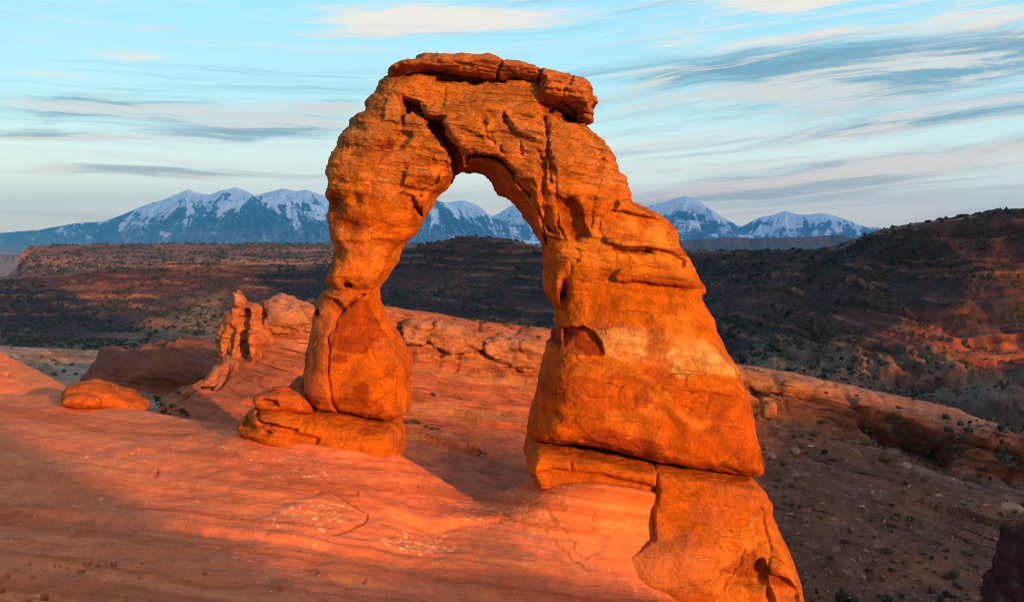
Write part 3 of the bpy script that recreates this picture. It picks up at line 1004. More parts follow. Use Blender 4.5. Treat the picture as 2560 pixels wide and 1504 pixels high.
def grid_quads(n, m):
    i = np.arange(n * m).reshape(n, m)
    return np.stack([i[:-1, :-1], i[:-1, 1:], i[1:, 1:], i[1:, :-1]], -1).reshape(-1, 4)


def sheet_obj(name, G, mat, tint, kind='structure', label=None, cat=None):
    n, m = G.shape[:2]
    Q = grid_quads(n, m)
    a = G[0, 0] - G[-1, 0]
    b = G[0, -1] - G[0, 0]
    Nn = normals(G)
    q = Q[len(Q) // 2]
    P = G.reshape(-1, 3)
    fn = np.cross(P[q[1]] - P[q[0]], P[q[2]] - P[q[0]])
    if fn @ Nn.reshape(-1, 3)[q[0]] < 0:
        Q = Q[:, ::-1]
    o = mesh_obj(name, P, Q, mat, np.clip(tint.reshape(-1, 3), .004, .9))
    tag(o, label, cat, None, kind)
    return o


def stretch(P, a, b=None, tilt=0.0):
    """scale points for noise; separate vertical scale for bedding"""
    b = a if b is None else b
    return np.stack([P[..., 0] * a, P[..., 1] * a, (P[..., 2] + tilt * P[..., 0]) * b], -1)


# ---- slickrock: the rim the arch stands on and the bowl in front of it
cols = np.arange(-520, 1841, 2.6)
RIM = [(-520,985,52),(0,988,47.5),(165,992,46.5),(200,1000,46),(400,1035,43),(560,1066,39.5),(610,1075,37.6),(700,1091,36.4),(800,1106,36.0),(907,1122,35.8),(985,1133,36.2),
       (1005,1140,37),(1040,1160,38),(1100,1197,38.6),(1150,1224,38.8),(1200,1238,38.8),(1250,1235,38.6),(1300,1216,38.2),(1345,1192,37.4),(1450,1190,37),(1700,1195,37),(2100,1230,37)]
RA = [(-520,1050,42),(0,1052,40.5),(200,1062,40),(400,1085,38.6),(600,1112,36.0),(800,1142,34.8),(1000,1174,34.8),(1100,1228,36.6),(1200,1262,37.0),(1300,1242,36.4),(1340,1212,35.6),(1400,1204,34.7),
      (1500,1210,34.5),(1600,1224,34.4),(1700,1250,35.2),(2100,1290,36)]
RB = [(-520,1150,35),(0,1150,34.5),(200,1160,34.4),(400,1180,33.8),(600,1202,32.4),(800,1228,31.9),(1000,1255,32.4),(1100,1283,33.4),(1200,1306,34.1),(1300,1290,34.2),(1400,1282,33.7),
      (1500,1292,33.6),(1600,1314,33.9),(1700,1345,35.2),(2100,1380,36)]
RC = [(-520,1275,30),(0,1279,29.5),(218,1288,29.3),(436,1308,29.0),(655,1334,28.6),(742,1346,28.6),(873,1371,28.8),(1004,1393,29.3),(1208,1416,30.6),(1300,1424,31.2),(1400,1434,31.9),
      (1500,1452,32.3),(1600,1478,32.7),(1700,1496,33.2),(1850,1530,34.4),(2100,1570,36)]
RD = [(-520,1504,22),(0,1504,22),(200,1504,22.3),(600,1504,23.2),(1000,1504,25.5),(1200,1504,27.6),(1350,1512,29.2),(1500,1532,30.6),(1700,1570,32.0),(2100,1640,34)]
RE = [(-520,1750,16),(0,1750,16),(600,1740,17),(1000,1720,20),(1500,1730,25),(2100,1800,31)]
RF = [(-520,2300,8.5),(0,2300,8.5),(1000,2250,10),(1500,2250,13),(2100,2250,20)]
rim = row(RIM, cols, 2)
rr = [rim, row(RA, cols, 14), row(RB, cols, 22), row(RC, cols, 10), row(RD, cols, 24), row(RE, cols, 30), row(RF, cols, 30)]
back = [rim + np.array([0, a, -b]) for a, b in ((14, 26), (6.5, 6.5), (2.2, .9))]
G = loft(back + rr, [6, 12, 10, 34, 44, 52, 70, 26, 10])
n, m = G.shape[:2]
Nn = normals(G)
px, py = PXY(G[..., 0], G[..., 1], G[..., 2])
P3 = stretch(G, 1, 1)
disp = .20 * fbm(stretch(G, .22), 3, 1) + .035 * fbm(stretch(G, .7), 4, 2)
disp += .035 * fbm(np.stack([G[..., 0] * .5, G[..., 1] * .5, (G[..., 2] + .10 * G[..., 0]) * 9], -1), 4, 5)
# shallow elongated flutes running down the slab
fl = fbm(np.stack([(px * .0016 + py * .0006), py * .022 - px * .0035, px * 0], -1), 4, 8)
disp += .06 * fl
swp = fbm(np.stack([px * .0011, (py - .11 * px) * .05 + 1.2 * fbm(np.stack([px * .002, py * .004, px * 0], -1), 2, 93), px * 0], -1), 5, 95, .62)
disp += .024 * swp
disp += .11 * flakes(np.stack([px * .0022 + py * .002, py * .012 - px * .0016, px * 0], -1).reshape(-1, 3), 9, 33, .10).reshape(px.shape)
disp += .035 * flakes(stretch(G, 1.6).reshape(-1, 3), 4, 35, .12).reshape(px.shape)
front = sstep(py, 1000, 1060)
LEDGE = [(q[0], q[1]) for q in RC]
jl = 9 * fbm(np.stack([px * .012, px * 0, px * 0], -1), 4, 91)
dl, sd = line_d(px, py + jl, LEDGE)
fadeL = 1 - .55 * sstep(px, 1250, 1500)
sdl = dl * sd
disp += fadeL * (.11 * np.exp(-np.clip(-sdl, 0, None) / 30) * (1 - sstep(sdl, -4, 12)) - .10 * np.exp(-np.clip(sdl, 0, None) / 60) * sstep(sdl, -4, 12))
for line, amp, fall in (([(375,1441),(480,1445),(598,1454),(646,1467),(829,1471),(960,1478)], .10, 16), ([(829,1436),(900,1446),(978,1463),(1080,1470)], .10, 14),
                        ([(820,1346),(1000,1370),(1180,1396),(1330,1420),(1475,1440)], .13, 14), ([(430,1200),(540,1217),(640,1228),(700,1236)], .10, 14),
                        ([(630,1136),(760,1154),(840,1166)], .08, 12), ([(900,1228),(960,1262),(1010,1290),(1070,1300),(1140,1304)], .16, 26),
                        ([(1000,1282),(1090,1312),(1180,1300),(1240,1296)], .14, 22), ([(1090,1420),(1250,1446),(1400,1462),(1540,1470)], .12, 12)):
    d, s_ = line_d(px, py + .5 * jl, line)
    sdv = d * s_
    disp += .42 * amp * (np.exp(-np.clip(-sdv, 0, None) / fall) * (1 - sstep(sdv, -4, 9)) - np.exp(-np.clip(sdv, 0, None) / fall / 1.6) * sstep(sdv, -4, 9))
# curved flake edge
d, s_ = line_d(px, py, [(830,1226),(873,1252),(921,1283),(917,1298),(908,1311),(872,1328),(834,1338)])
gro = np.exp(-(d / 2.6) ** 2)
disp -= .07 * gro
disp += .07 * area(px, py, [(640,1300),(720,1262),(830,1228),(873,1252),(921,1283),(908,1311),(834,1338),(740,1330)], 10)
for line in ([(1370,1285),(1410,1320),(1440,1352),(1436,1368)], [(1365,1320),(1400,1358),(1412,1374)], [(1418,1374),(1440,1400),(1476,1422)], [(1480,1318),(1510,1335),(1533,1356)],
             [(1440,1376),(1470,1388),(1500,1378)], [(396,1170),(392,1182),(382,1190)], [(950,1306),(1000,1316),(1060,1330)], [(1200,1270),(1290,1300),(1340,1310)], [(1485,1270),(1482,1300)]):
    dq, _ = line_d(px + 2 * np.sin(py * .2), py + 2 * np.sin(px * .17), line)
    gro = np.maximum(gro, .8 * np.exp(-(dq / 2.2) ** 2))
    disp -= .05 * np.exp(-(dq / 3) ** 2)
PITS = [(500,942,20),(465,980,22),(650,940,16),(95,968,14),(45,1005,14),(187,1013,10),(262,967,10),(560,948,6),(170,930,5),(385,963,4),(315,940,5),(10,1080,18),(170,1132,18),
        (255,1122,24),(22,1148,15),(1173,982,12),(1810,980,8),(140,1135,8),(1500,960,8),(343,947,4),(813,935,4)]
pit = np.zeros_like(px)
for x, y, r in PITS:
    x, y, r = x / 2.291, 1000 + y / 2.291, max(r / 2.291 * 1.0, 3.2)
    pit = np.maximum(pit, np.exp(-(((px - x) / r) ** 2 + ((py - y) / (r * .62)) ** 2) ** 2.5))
disp -= .22 * pit
for x, y, r in ((350,1441,6), (505,1446,5), (700,1468,5), (910,1449,4), (796,1229,6)):
    disp -= .15 * np.exp(-(((px - x) / r) ** 2 + ((py - y) / 3) ** 2))
G = G + Nn * disp[..., None]
t = np.tile(SLICK, (n, m, 1))
nz = lambda s, o, sd_, v=None: fbm(stretch(G, s, v), o, sd_)
t = lerp(t, [.66, .19, .085], .6 * sstep(nz(.3, 4, 21), -.1, .3))
t = lerp(t, [.50, .115, .045], .55 * sstep(fl, .05, .4))
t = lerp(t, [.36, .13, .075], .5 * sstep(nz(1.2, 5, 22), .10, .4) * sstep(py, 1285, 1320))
spk = .6 * nz(3.2, 5, 23) + .55 * nz(9.0, 3, 29)
dens = nz(.45, 3, 24)
zone = np.clip(.02 + .8 * area(px, py, [(560,1300),(740,1255),(830,1240),(900,1285),(830,1335),(700,1325)], 25)
               + .8 * area(px, py, [(880,1340),(960,1315),(1100,1330),(1200,1370),(1160,1410),(1000,1385)], 25)
               + .7 * area(px, py, [(1100,1265),(1330,1205),(1500,1215),(1620,1250),(1610,1320),(1450,1340),(1250,1330),(1120,1310)], 30)
               + .5 * area(px, py, [(180,1120),(380,1170),(400,1200),(250,1200)], 20) + .45 * area(px, py, [(560,1110),(900,1170),(900,1210),(560,1160)], 30), 0, 1.1)
th = .38 - .32 * zone - .16 * dens
t = lerp(t, LICHEN, .85 * sstep(spk, th, th + .05) * sstep(py, 1040, 1100))
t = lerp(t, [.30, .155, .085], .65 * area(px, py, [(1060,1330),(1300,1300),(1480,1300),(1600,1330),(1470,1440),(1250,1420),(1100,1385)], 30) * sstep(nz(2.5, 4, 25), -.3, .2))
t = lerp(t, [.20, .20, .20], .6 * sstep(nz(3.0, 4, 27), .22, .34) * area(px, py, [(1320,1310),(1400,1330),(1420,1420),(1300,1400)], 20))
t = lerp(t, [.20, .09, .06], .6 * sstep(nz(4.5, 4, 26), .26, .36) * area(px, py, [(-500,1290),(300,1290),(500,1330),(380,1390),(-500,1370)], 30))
t = lerp(t, [.05, .018, .012], .92 * pit)  # pit shade painted near-black into the tint
t = lerp(t, [.10, .035, .018], .8 * gro)  # groove shade painted as dark lines in place of depth
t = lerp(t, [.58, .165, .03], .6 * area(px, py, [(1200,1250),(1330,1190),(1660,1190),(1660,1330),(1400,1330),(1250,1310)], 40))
t = lerp(t, [.42, .10, .032], .75 * sstep(swp, .0, .3))
t = lerp(t, [.72, .25, .09], .5 * sstep(-swp, .05, .3))
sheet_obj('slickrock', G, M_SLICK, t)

# ---- rounded shoulder of slickrock at the left edge, beyond the rim
cols = np.arange(-600, 186, 4.0)
a = row([(-600,700,60),(-300,760,60),(-100,840,60),(0,898,58),(71,926,57),(132,964,54),(165,990,52),(185,1004,51)], cols, 2)
b = row([(-600,900,52),(-100,960,52),(0,985,51),(165,1003,50),(185,1012,49)], cols, 4)
c_ = row([(-600,1080,48),(0,1060,47.5),(185,1062,47)], cols, 4)
G = loft([a + [0, 10, -10], a + [0, 3, -1.0], a, b, c_], [6, 10, 40, 16])
G = G + normals(G) * (.25 * fbm(stretch(G, .2), 3, 1) + .05 * fbm(stretch(G, 1.2, 4), 4, 2) - .3 * np.exp(-(((PXY(*G.transpose(2, 0, 1))[0] - 18) / 5) ** 2 + ((PXY(*G.transpose(2, 0, 1))[1] - 937) / 4) ** 2)))[..., None]
t = lerp(np.tile(SLICK, (*G.shape[:2], 1)), [.56, .19, .06], .7 * sstep(fbm(stretch(G, .4, 2), 4, 21), -.1, .3))
sheet_obj('slickrock', G, M_SLICK, t)

# ---- the long ridge behind the arch, its slope and the talus on the right
cols = np.arange(372, 2901, 4.0)
CREST = [(372,1040,80),(402,1016,81),(421,998,82),(473,966,86),(520,938,89),(556,912,92),(575,890,93),(600,836,94),(640,792,95),(665,780,95),(690,765,95),(720,764,95),(752,772,96),(780,775,96),
         (860,770,97),(950,766,98),(993,772,99),(1064,782,100),(1157,797,102),(1286,812,103),(1366,822,104),(1500,845,106),(1700,885,108),(1846,912,109),(1984,933,109),(2105,963,109),
         (2227,989,108),(2389,1022,107),(2450,1046,106),(2560,1072,105),(2900,1160,100)]
C2 = [(372,1046,79),(421,1004,80),(473,974,84),(556,922,90),(600,850,92),(640,806,93),(700,790,93),(780,796,94),(950,786,95),(1064,812,97),(1157,830,98.5),(1286,850,99.5),(1366,866,100),
      (1500,880,102),(1700,920,103),(1846,945,104),(1984,978,104),(2065,994,104),(2227,1032,102),(2389,1090,99),(2560,1118,98),(2900,1200,94)]
C3 = [(372,1056,78),(421,1016,79),(473,990,82),(556,960,87),(600,900,90.5),(640,872,91.5),(700,858,91.5),(780,856,92.3),(951,848,93.2),(1014,884,94.5),(1161,925,96),(1345,968,97.5),(1500,988,99),
      (1700,1010,100.5),(1846,1030,101.5),(1938,1038,102),(2050,1044,102.4),(2167,1090,100.5),(2300,1136,98.5),(2389,1168,96.5),(2560,1205,95.5),(2900,1290,91)]
C4 = [(372,1085,74),(560,1040,80),(700,1028,82.5),(950,1050,85),(1100,1088,86.5),(1340,1122,88),(1600,1145,91),(1846,1165,92),(2050,1188,92),(2300,1252,90),(2560,1308,87),(2900,1400,82)]
C5 = [(372,1190,66),(600,1190,70),(1000,1205,74),(1300,1230,77),(1850,1302,82),(2200,1342,82),(2560,1405,79),(2900,1500,74)]
C6 = [(372,1400,54),(1000,1420,60),(1300,1440,64),(1850,1504,72),(2200,1520,72),(2560,1560,69),(2900,1640,64)]
C7 = [(372,1700,44),(1300,1720,50),(2560,1800,56),(2900,1850,52)]
r0 = row(CREST, cols, 1)
rr = [r0 + [0, 30, -16], r0 + [0, 6, -1.2], r0, row(C2, cols, 3), row(C3, cols, 5), row(C4, cols, 14), row(C5, cols, 20), row(C6, cols, 20), row(C7, cols, 20)]
G = loft(rr, [6, 8, 14, 30, 56, 40, 40, 12], lin=(3,))
n, m = G.shape[:2]
Nn = normals(G)
px, py = PXY(G[..., 0], G[..., 1], G[..., 2])
v = np.linspace(0, 1, n)[:, None] * np.ones((1, m))
fr = np.cumsum([0, 6, 8, 14, 30, 56, 40, 40, 12]) / (n - 1)
cl = sstep(v, fr[2] - .01, fr[3]) * (1 - sstep(v, fr[4], fr[4] + .06))        # cliff band and crest
slope = sstep(v, fr[4], fr[5])
tal = sstep(px, 1820, 1960) * sstep(v, fr[4] - .01, fr[4] + .03)
# bedding: ledges that follow the dip
s = G[..., 2] + .155 * G[..., 0] - .02 * G[..., 1]
bed = fbm(np.stack([G[..., 0] * .05, G[..., 1] * .05, s * 1.3], -1), 5, 3, .6)
blk = fbm(stretch(G, .16, .22, .15), 4, 7, ridged=True)
disp = (1.0 + .9 * sstep(px, 1830, 1900)) * cl * bed + .55 * (1 - cl) * (1 - tal) * bed + 1.1 * (cl + .10) * (blk - .2) * (1 - .8 * tal) + .25 * fbm(stretch(G, .5, .9), 4, 9) * (.4 + cl)
cells = fbm(np.stack([G[..., 0] * .30, G[..., 1] * .05, G[..., 2] * .05], -1), 3, 15, ridged=True)
disp -= .7 * cl * sstep(cells, .62, .95)
disp += tal * (.9 * fbm(stretch(G, .08), 4, 11) + .30 * fbm(stretch(G, .6), 4, 12) + .5 * fbm(stretch(G, .22), 3, 14))
# overhang on the far right of the cliff band
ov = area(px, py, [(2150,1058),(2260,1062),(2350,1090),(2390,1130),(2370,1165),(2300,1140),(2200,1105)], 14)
disp -= 4.6 * ov
dg, _ = line_d(px, py + 5 * np.sin(px * .06), [(1850,952),(1984,988),(2105,1014),(2227,1050),(2330,1088),(2400,1124),(2560,1150),(2800,1210)])
disp -= 1.9 * np.exp(-(dg / 9) ** 2) * sstep(fbm(stretch(G, .06), 3, 71), -.35, .0) * sstep(px, 1830, 1870)
disp -= 1.6 * area(px, py, [(1862,958),(1905,966),(1920,990),(1880,985)], 8)
disp += 1.2 * area(px, py, [(2380,1100),(2450,1080),(2560,1100),(2700,1120),(2700,1200),(2560,1190),(2400,1160)], 20) * (.2 + fbm(stretch(G, .22), 2, 33, ridged=True))
# old shelves running down right across the talus
for line in ([(2100,1082),(2250,1130),(2420,1170),(2560,1190)], [(2190,1130),(2330,1160),(2480,1210)], [(2300,1260),(2400,1280),(2560,1330)], [(1000,1080),(1150,1120),(1200,1132)],
             [(1000,870),(1100,905),(1340,965)], [(1040,1000),(1200,1050),(1340,1075)], [(620,1000),(760,1040)]):
    d, s_ = line_d(px, py + 4 * np.sin(px * .05), line)
    disp += np.where(s_ < 0, .55 * np.exp(-d / 10), -.35 * np.exp(-d / 16))
G = G + Nn * disp[..., None] * np.array([.6, 1, .8])
t = np.tile([.36, .105, .048], (n, m, 1))
t = lerp(t, [.24, .07, .036], .85 * sstep(fbm(np.stack([G[..., 0] * .04, G[..., 1] * .04, s * .9], -1), 5, 41, .65), .02, .3))
t = lerp(t, [.42, .20, .10], .6 * sstep(fbm(np.stack([G[..., 0] * .03, G[..., 1] * .03, s * .7], -1), 4, 44), .18, .34))
t = lerp(t, [.36, .165, .085], .7 * cl * sstep(bed, -.25, .15))                                  # pale cap beds
t = lerp(t, [.16, .055, .035], .75 * ov)  # shade under the overhang painted into the tint
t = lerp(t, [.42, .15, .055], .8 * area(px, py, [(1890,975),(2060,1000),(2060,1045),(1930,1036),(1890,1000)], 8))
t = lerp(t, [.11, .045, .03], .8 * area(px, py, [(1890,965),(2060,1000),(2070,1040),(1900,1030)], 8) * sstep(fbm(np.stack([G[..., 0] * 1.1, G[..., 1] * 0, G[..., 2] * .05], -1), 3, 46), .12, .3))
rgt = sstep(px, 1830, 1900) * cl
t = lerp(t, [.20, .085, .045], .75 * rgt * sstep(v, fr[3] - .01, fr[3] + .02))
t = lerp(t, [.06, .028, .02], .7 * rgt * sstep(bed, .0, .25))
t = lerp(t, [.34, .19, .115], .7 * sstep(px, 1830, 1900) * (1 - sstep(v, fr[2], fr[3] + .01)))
dirt = lerp(np.tile([.15, .072, .042], (n, m, 1)), [.24, .095, .045], sstep(fbm(stretch(G, .15), 4, 51), -.1, .35))
dirt = lerp(dirt, [.25, .17, .115], .7 * sstep(fbm(stretch(G, 1.1), 4, 52), .2, .4))
dirt = lerp(dirt, [.08, .055, .035], .7 * sstep(fbm(stretch(G, .5), 4, 53), .15, .4))
t = t * (1 - tal[..., None]) + dirt * tal[..., None]
shelf = area(px, py, [(2110,1082),(2200,1110),(2430,1170),(2560,1200),(2560,1260),(2400,1220),(2250,1160),(2150,1110)], 10)
t = lerp(t, [.36, .27, .20], .6 * shelf * sstep(bed, -.3, .2))
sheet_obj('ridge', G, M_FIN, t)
RIDGE = (G, px, py, tal, cl)

# ---- wash with pale rock at the left, between the slickrock and the dome
cols = np.arange(-420, 640, 4.0)
rr = [row([(-420,800,330),(0,866,290),(160,872,300),(300,880,330),(640,880,340)], cols, 8), row([(-420,850,230),(0,868,230),(80,890,225),(160,905,230),(260,905,235),(640,925,240)], cols, 6),
      row([(-420,900,170),(0,912,170),(160,945,170),(260,960,165),(400,985,150),(640,1000,150)], cols, 6), row([(-420,1060,110),(640,1075,100)], cols, 8), row([(-420,1250,80),(640,1260,74)], cols, 8)]
G = loft(rr, [30, 50, 50, 16])
Nn = normals(G)
px, py = PXY(*G.transpose(2, 0, 1))
lump = fbm(stretch(G, .05), 4, 3, ridged=True)
G = G + Nn * (2.6 * (lump - .3) * sstep(py, 870, 890) + .7 * fbm(stretch(G, .25, .8), 4, 5))[..., None]
t = np.tile([.36, .23, .15], G.shape[:2] + (1,))
t = lerp(t, [.26, .115, .065], .8 * area(px, py, [(60,905),(110,878),(200,868),(230,890),(230,905),(140,915)], 10))
t = lerp(t, [.16, .12, .075], .7 * sstep(fbm(stretch(G, .12), 4, 8), -.05, .25))
t = lerp(t, [.45, .33, .23], .7 * sstep(fbm(stretch(G, .2, .9), 4, 9), .1, .3))
sheet_obj('wash', G, M_FIN, t)
WASH = (G, px, py)

# ---- valley: dark slopes across the canyon, pale clay at their foot, the high slope on the right
cols = np.concatenate([np.arange(-420, 1000, 5.0), np.arange(1000, 2960, 4.0)])
V0 = [(-420,712,1500),(0,702,1500),(130,690,1500),(240,677,1500),(420,661,1500),(560,660,1500),(700,664,1500),(820,660,1450),(950,634,1400),(1016,618,1350),(1065,609,1330),(1110,602,1320),(1155,589,1300),
      (1181,591,1290),(1248,596,1260),(1293,604,1240),(1355,617,1200),(1500,626,1100),(1725,628,1000),(1900,629,900),(2050,627,800),(2130,612,740),(2200,590,690),(2260,569,650),(2300,557,630),(2400,546,610),
      (2480,531,600),(2560,525,600),(2960,500,640)]
V1 = [(-420,750,1390),(0,745,1390),(300,735,1390),(600,735,1390),(820,725,1340),(1000,700,1290),(1155,680,1235),(1355,695,1130),(1725,715,900),(2000,715,720),(2200,695,620),(2400,670,565),(2560,660,555),(2960,640,590)]
V2 = [(-420,815,1250),(0,812,1250),(300,800,1250),(600,800,1230),(1000,770,1180),(1355,770,1060),(1725,805,790),(2000,825,610),(2200,820,550),(2400,800,520),(2560,800,510),(2960,790,540)]
V3 = [(-420,872,1060),(0,872,1060),(300,868,1060),(540,872,1040),(1000,845,1070),(1355,850,960),(1725,895,690),(2000,925,530),(2200,945,490),(2400,960,475),(2560,985,460),(2960,1010,480)]
V4 = [(-420,915,910),(0,915,910),(540,915,900),(1000,905,900),(1355,915,820),(1725,960,590),(2000,1000,455),(2200,1030,425),(2400,1070,400),(2560,1105,385),(2960,1180,360)]
V5 = [(-420,1040,620),(540,1040,610),(1000,1040,590),(2000,1120,370),(2560,1220,320),(2960,1280,310)]
r0 = row(V0, cols, 1)
rr = [r0 + [0, 300, -60], r0 + [0, 60, -3], r0, row(V1, cols, 12), row(V2, cols, 16), row(V3, cols, 16), row(V4, cols, 16), row(V5, cols, 16)]
G = loft(rr, [4, 6, 64, 56, 50, 26, 8])
n, m = G.shape[:2]
Nn = normals(G)
px, py = PXY(*G.transpose(2, 0, 1))
v = np.linspace(0, 1, n)[:, None] * np.ones((1, m))
fr = np.cumsum([0, 4, 6, 64, 56, 50, 26, 8]) / (n - 1)
hill = sstep(v, fr[2] - .01, fr[2] + .05)
right = sstep(px, 1700, 2200)
gul = fbm(np.stack([G[..., 0] * .012 + G[..., 2] * .006, G[..., 1] * .006, G[..., 2] * .004], -1), 5, 3, .55, ridged=True)
zz = G[..., 2] + .02 * G[..., 0] + 7 * fbm(stretch(G, .004), 2, 5)
terr = fbm(np.stack([G[..., 0] * .004, G[..., 1] * .002, zz * .13], -1), 4, 6, .6)
band = fbm(np.stack([G[..., 0] * .006, G[..., 1] * .003, zz * .22], -1), 3, 61)
disp = (5 + 6 * right) * (gul - .3) * hill + 6 * hill * terr + 3.2 * hill * (np.floor(band * 5) / 5 + sstep(band * 5 - np.floor(band * 5), 0, .25) / 5) * 2 + 1.9 * fbm(stretch(G, .04, .08), 4, 9) * (.25 + hill)
lev = (zz + 4 * fbm(stretch(G, .012), 3, 81)) / 9.5
fc = lev - np.floor(lev)
pres = sstep(fbm(np.stack([G[..., 0] * .012, G[..., 1] * .006, np.floor(lev) * 3.7], -1), 3, 83), -.08, .18) * hill
disp += 2.6 * pres * (1 - sstep(fc, .0, .75)) * (1 + .4 * right) * sstep(v, fr[2] + .02, fr[2] + .14)
crest = np.exp(-((v - fr[2]) / .03) ** 2)
disp *= 1 - .6 * np.exp(-((v - fr[2]) / .06) ** 2)
disp += crest * (1.6 * fbm(stretch(G, .05), 3, 13))
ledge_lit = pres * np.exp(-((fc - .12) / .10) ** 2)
ledge_shade = pres * np.exp(-((fc - .93) / .07) ** 2)
clay = np.clip(area(px, py, [(40,872),(250,850),(400,800),(510,738),(560,745),(560,900),(0,900)], 26) + area(px, py, [(1850,930),(1900,880),(2000,850),(2060,880),(2200,905),(2330,900),(2460,950),(2600,940),
               (2600,1090),(2300,1040),(1900,960)], 22), 0, 1)
bad = fbm(np.stack([G[..., 0] * .018, G[..., 1] * .011, G[..., 2] * .0], -1), 4, 17, .5, ridged=True)
rill = fbm(np.stack([G[..., 0] * .075, G[..., 1] * .03, G[..., 2] * .0], -1), 5, 19, .6, ridged=True)
disp += clay * (9.5 * (bad - .35) + 5.0 * (rill - .3) * sstep(bad, -.4, .4)) * (.3 + right)
G = G + Nn * disp[..., None]
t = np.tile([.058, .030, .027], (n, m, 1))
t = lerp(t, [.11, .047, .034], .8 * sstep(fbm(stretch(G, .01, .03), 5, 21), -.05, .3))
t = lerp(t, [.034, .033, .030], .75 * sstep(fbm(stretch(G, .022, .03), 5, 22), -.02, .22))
t = lerp(t, [.045, .025, .022], .8 * sstep(terr, .12, .26) * hill)                                 # dark beds painted to look shaded
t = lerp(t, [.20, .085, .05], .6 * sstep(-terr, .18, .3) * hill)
t = lerp(t, [.30, .125, .07], .85 * ledge_lit * sstep(fbm(stretch(G, .09), 3, 85), -.25, .15))  # ledge rims painted paler, as if lit
t = lerp(t, [.022, .015, .014], .85 * ledge_shade)  # undercut shade painted beneath each ledge
t = lerp(t, [.36, .10, .05], .75 * area(px, py, [(2160,880),(2300,810),(2420,790),(2560,760),(2700,780),(2700,960),(2480,930),(2360,890),(2220,910)], 26) * sstep(fbm(stretch(G, .03), 4, 25), -.2, .15))
t = lerp(t, [.36, .15, .08], .8 * np.exp(-((py - 664 - .02 * (px - 400)) / 12) ** 2) * sstep(fbm(stretch(G, .01, .05), 4, 26), -.2, .2) * (1 - sstep(px, 700, 1000)))  # sunlit band along the left slope painted into the tint
t = lerp(t, [.34, .155, .085], .8 * crest * sstep(fbm(stretch(G, .02), 3, 27), -.3, .1))  # crest painted brighter, as if it caught the sun
cc = lerp(np.tile([.20, .125, .072], (n, m, 1)), [.13, .10, .065], sstep(fbm(stretch(G, .02), 4, 31), -.1, .3))
cc = lerp(cc, [.27, .13, .07], .7 * sstep(fbm(stretch(G, .012, .05), 4, 32), .1, .3))
cc = lerp(cc, [.09, .075, .05], .7 * sstep(fbm(stretch(G, .06), 4, 33), .1, .35))
kc = clay * (.10 + .72 * sstep(fbm(stretch(G, .022), 4, 34) + .5 * (bad - .2), -.12, .14))
kc = np.maximum(kc, .8 * clay * (1 - sstep(px, 650, 900)) * sstep(fbm(stretch(G, .02), 3, 39), -.45, 0))
t = t * (1 - kc[..., None]) + cc * kc[..., None]
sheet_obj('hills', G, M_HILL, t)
VALLEY = (G, px, py, clay, v, fr)

# ---- mesa beyond the valley on the left, with its cliff end
cols = np.arange(-420, 1500, 5.0)
M0 = [(-420,702,2700),(20,695,2700),(48,668,2700),(56,640,2720),(64,623,2740),(90,617,2800),(250,613,3000),(400,612,3050),(600,611,3100),(820,610,3100),(1016,611,3100),(1500,618,3100)]
M1 = [(-420,706,2600),(20,700,2600),(48,678,2620),(64,645,2690),(90,636,2720),(250,630,2800),(400,633,2800),(820,628,2850),(1500,640,2800)]
M2 = [(-420,735,2000),(64,690,2200),(400,668,2200),(820,668,2200),(1500,680,2200)]
M3 = [(-420,800,1600),(1500,760,1600)]
r0 = row(M0, cols)
G = loft([r0 + [0, 900, -60], r0 + [0, 120, -2], r0, row(M1, cols, 1), row(M2, cols, 6), row(M3, cols, 6)], [3, 4, 14, 36, 8])
Nn = normals(G)
px, py = PXY(*G.transpose(2, 0, 1))
terr = fbm(stretch(G, .002, .06), 4, 6, .6)
band = fbm(stretch(G, .003, .05), 3, 66)
G = G + Nn * (9 * fbm(stretch(G, .006), 5, 3, ridged=True) + 10 * terr + 9 * np.floor(band * 5) / 5)[..., None] * np.array([.3, 1, .45])
MESA = (G, px, py)
t = np.tile([.16, .065, .045], G.shape[:2] + (1,))
t = lerp(t, [.055, .045, .038], .85 * sstep(fbm(stretch(G, .006), 5, 4), -.02, .2))
t = lerp(t, [.34, .13, .07], .7 * sstep(terr, .08, .25))
t = lerp(t, [.42, .15, .08], .7 * np.exp(-((py - 655) / 14) ** 2) * sstep(fbm(stretch(G, .01, .03), 4, 68), -.1, .15))  # orange sunlight on the ledges painted as a band
sheet_obj('mesa', G, M_HILL, t)

# ---- far cliffs, bluish with distance
for cc_, pts in ((np.arange(-420, 300, 4.0), [(-420,634,9000),(-60,636,9000),(30,641,9000),(60,640,9000),(120,648,9100),(300,655,9200)]),
                 (np.arange(1500, 2420, 4.0), [(1500,606,9000),(1600,600,9000),(1715,600,9000),(1780,597,9000),(1840,593,9000),(1900,595,9000),(1960,593,9000),(2020,592,9000),(2076,591,9000),
                                              (2082,587,9000),(2105,588,9000),(2130,594,8900),(2180,598,8900),(2300,606,8800),(2420,612,8700)])):
    r0 = row(pts, cc_)
    jag = fbm(np.stack([cc_ * .03, cc_ * 0, cc_ * 0], -1), 3, 3)
    r0[:, 2] += 6 * jag
    r0[:, 1] += 150 * fbm(np.stack([cc_ * .035, cc_ * 0 + 5, cc_ * 0], -1), 5, 3, .65)
    lo = r0 + [0, -60, -70]
    G = loft([r0 + [0, 2500, -60], r0 + [0, 60, 0], r0, lo, lo + [0, -500, -70], lo + [0, -2500, -140]], [2, 3, 12, 6, 3], lin=(2,))
    t = np.tile([.075, .045, .045], G.shape[:2] + (1,))
    t = lerp(t, [.13, .065, .05], .7 * sstep(fbm(stretch(G, .012, .003), 4, 4), -.1, .2))
    sheet_obj('mesa', G, M_HILL, t)


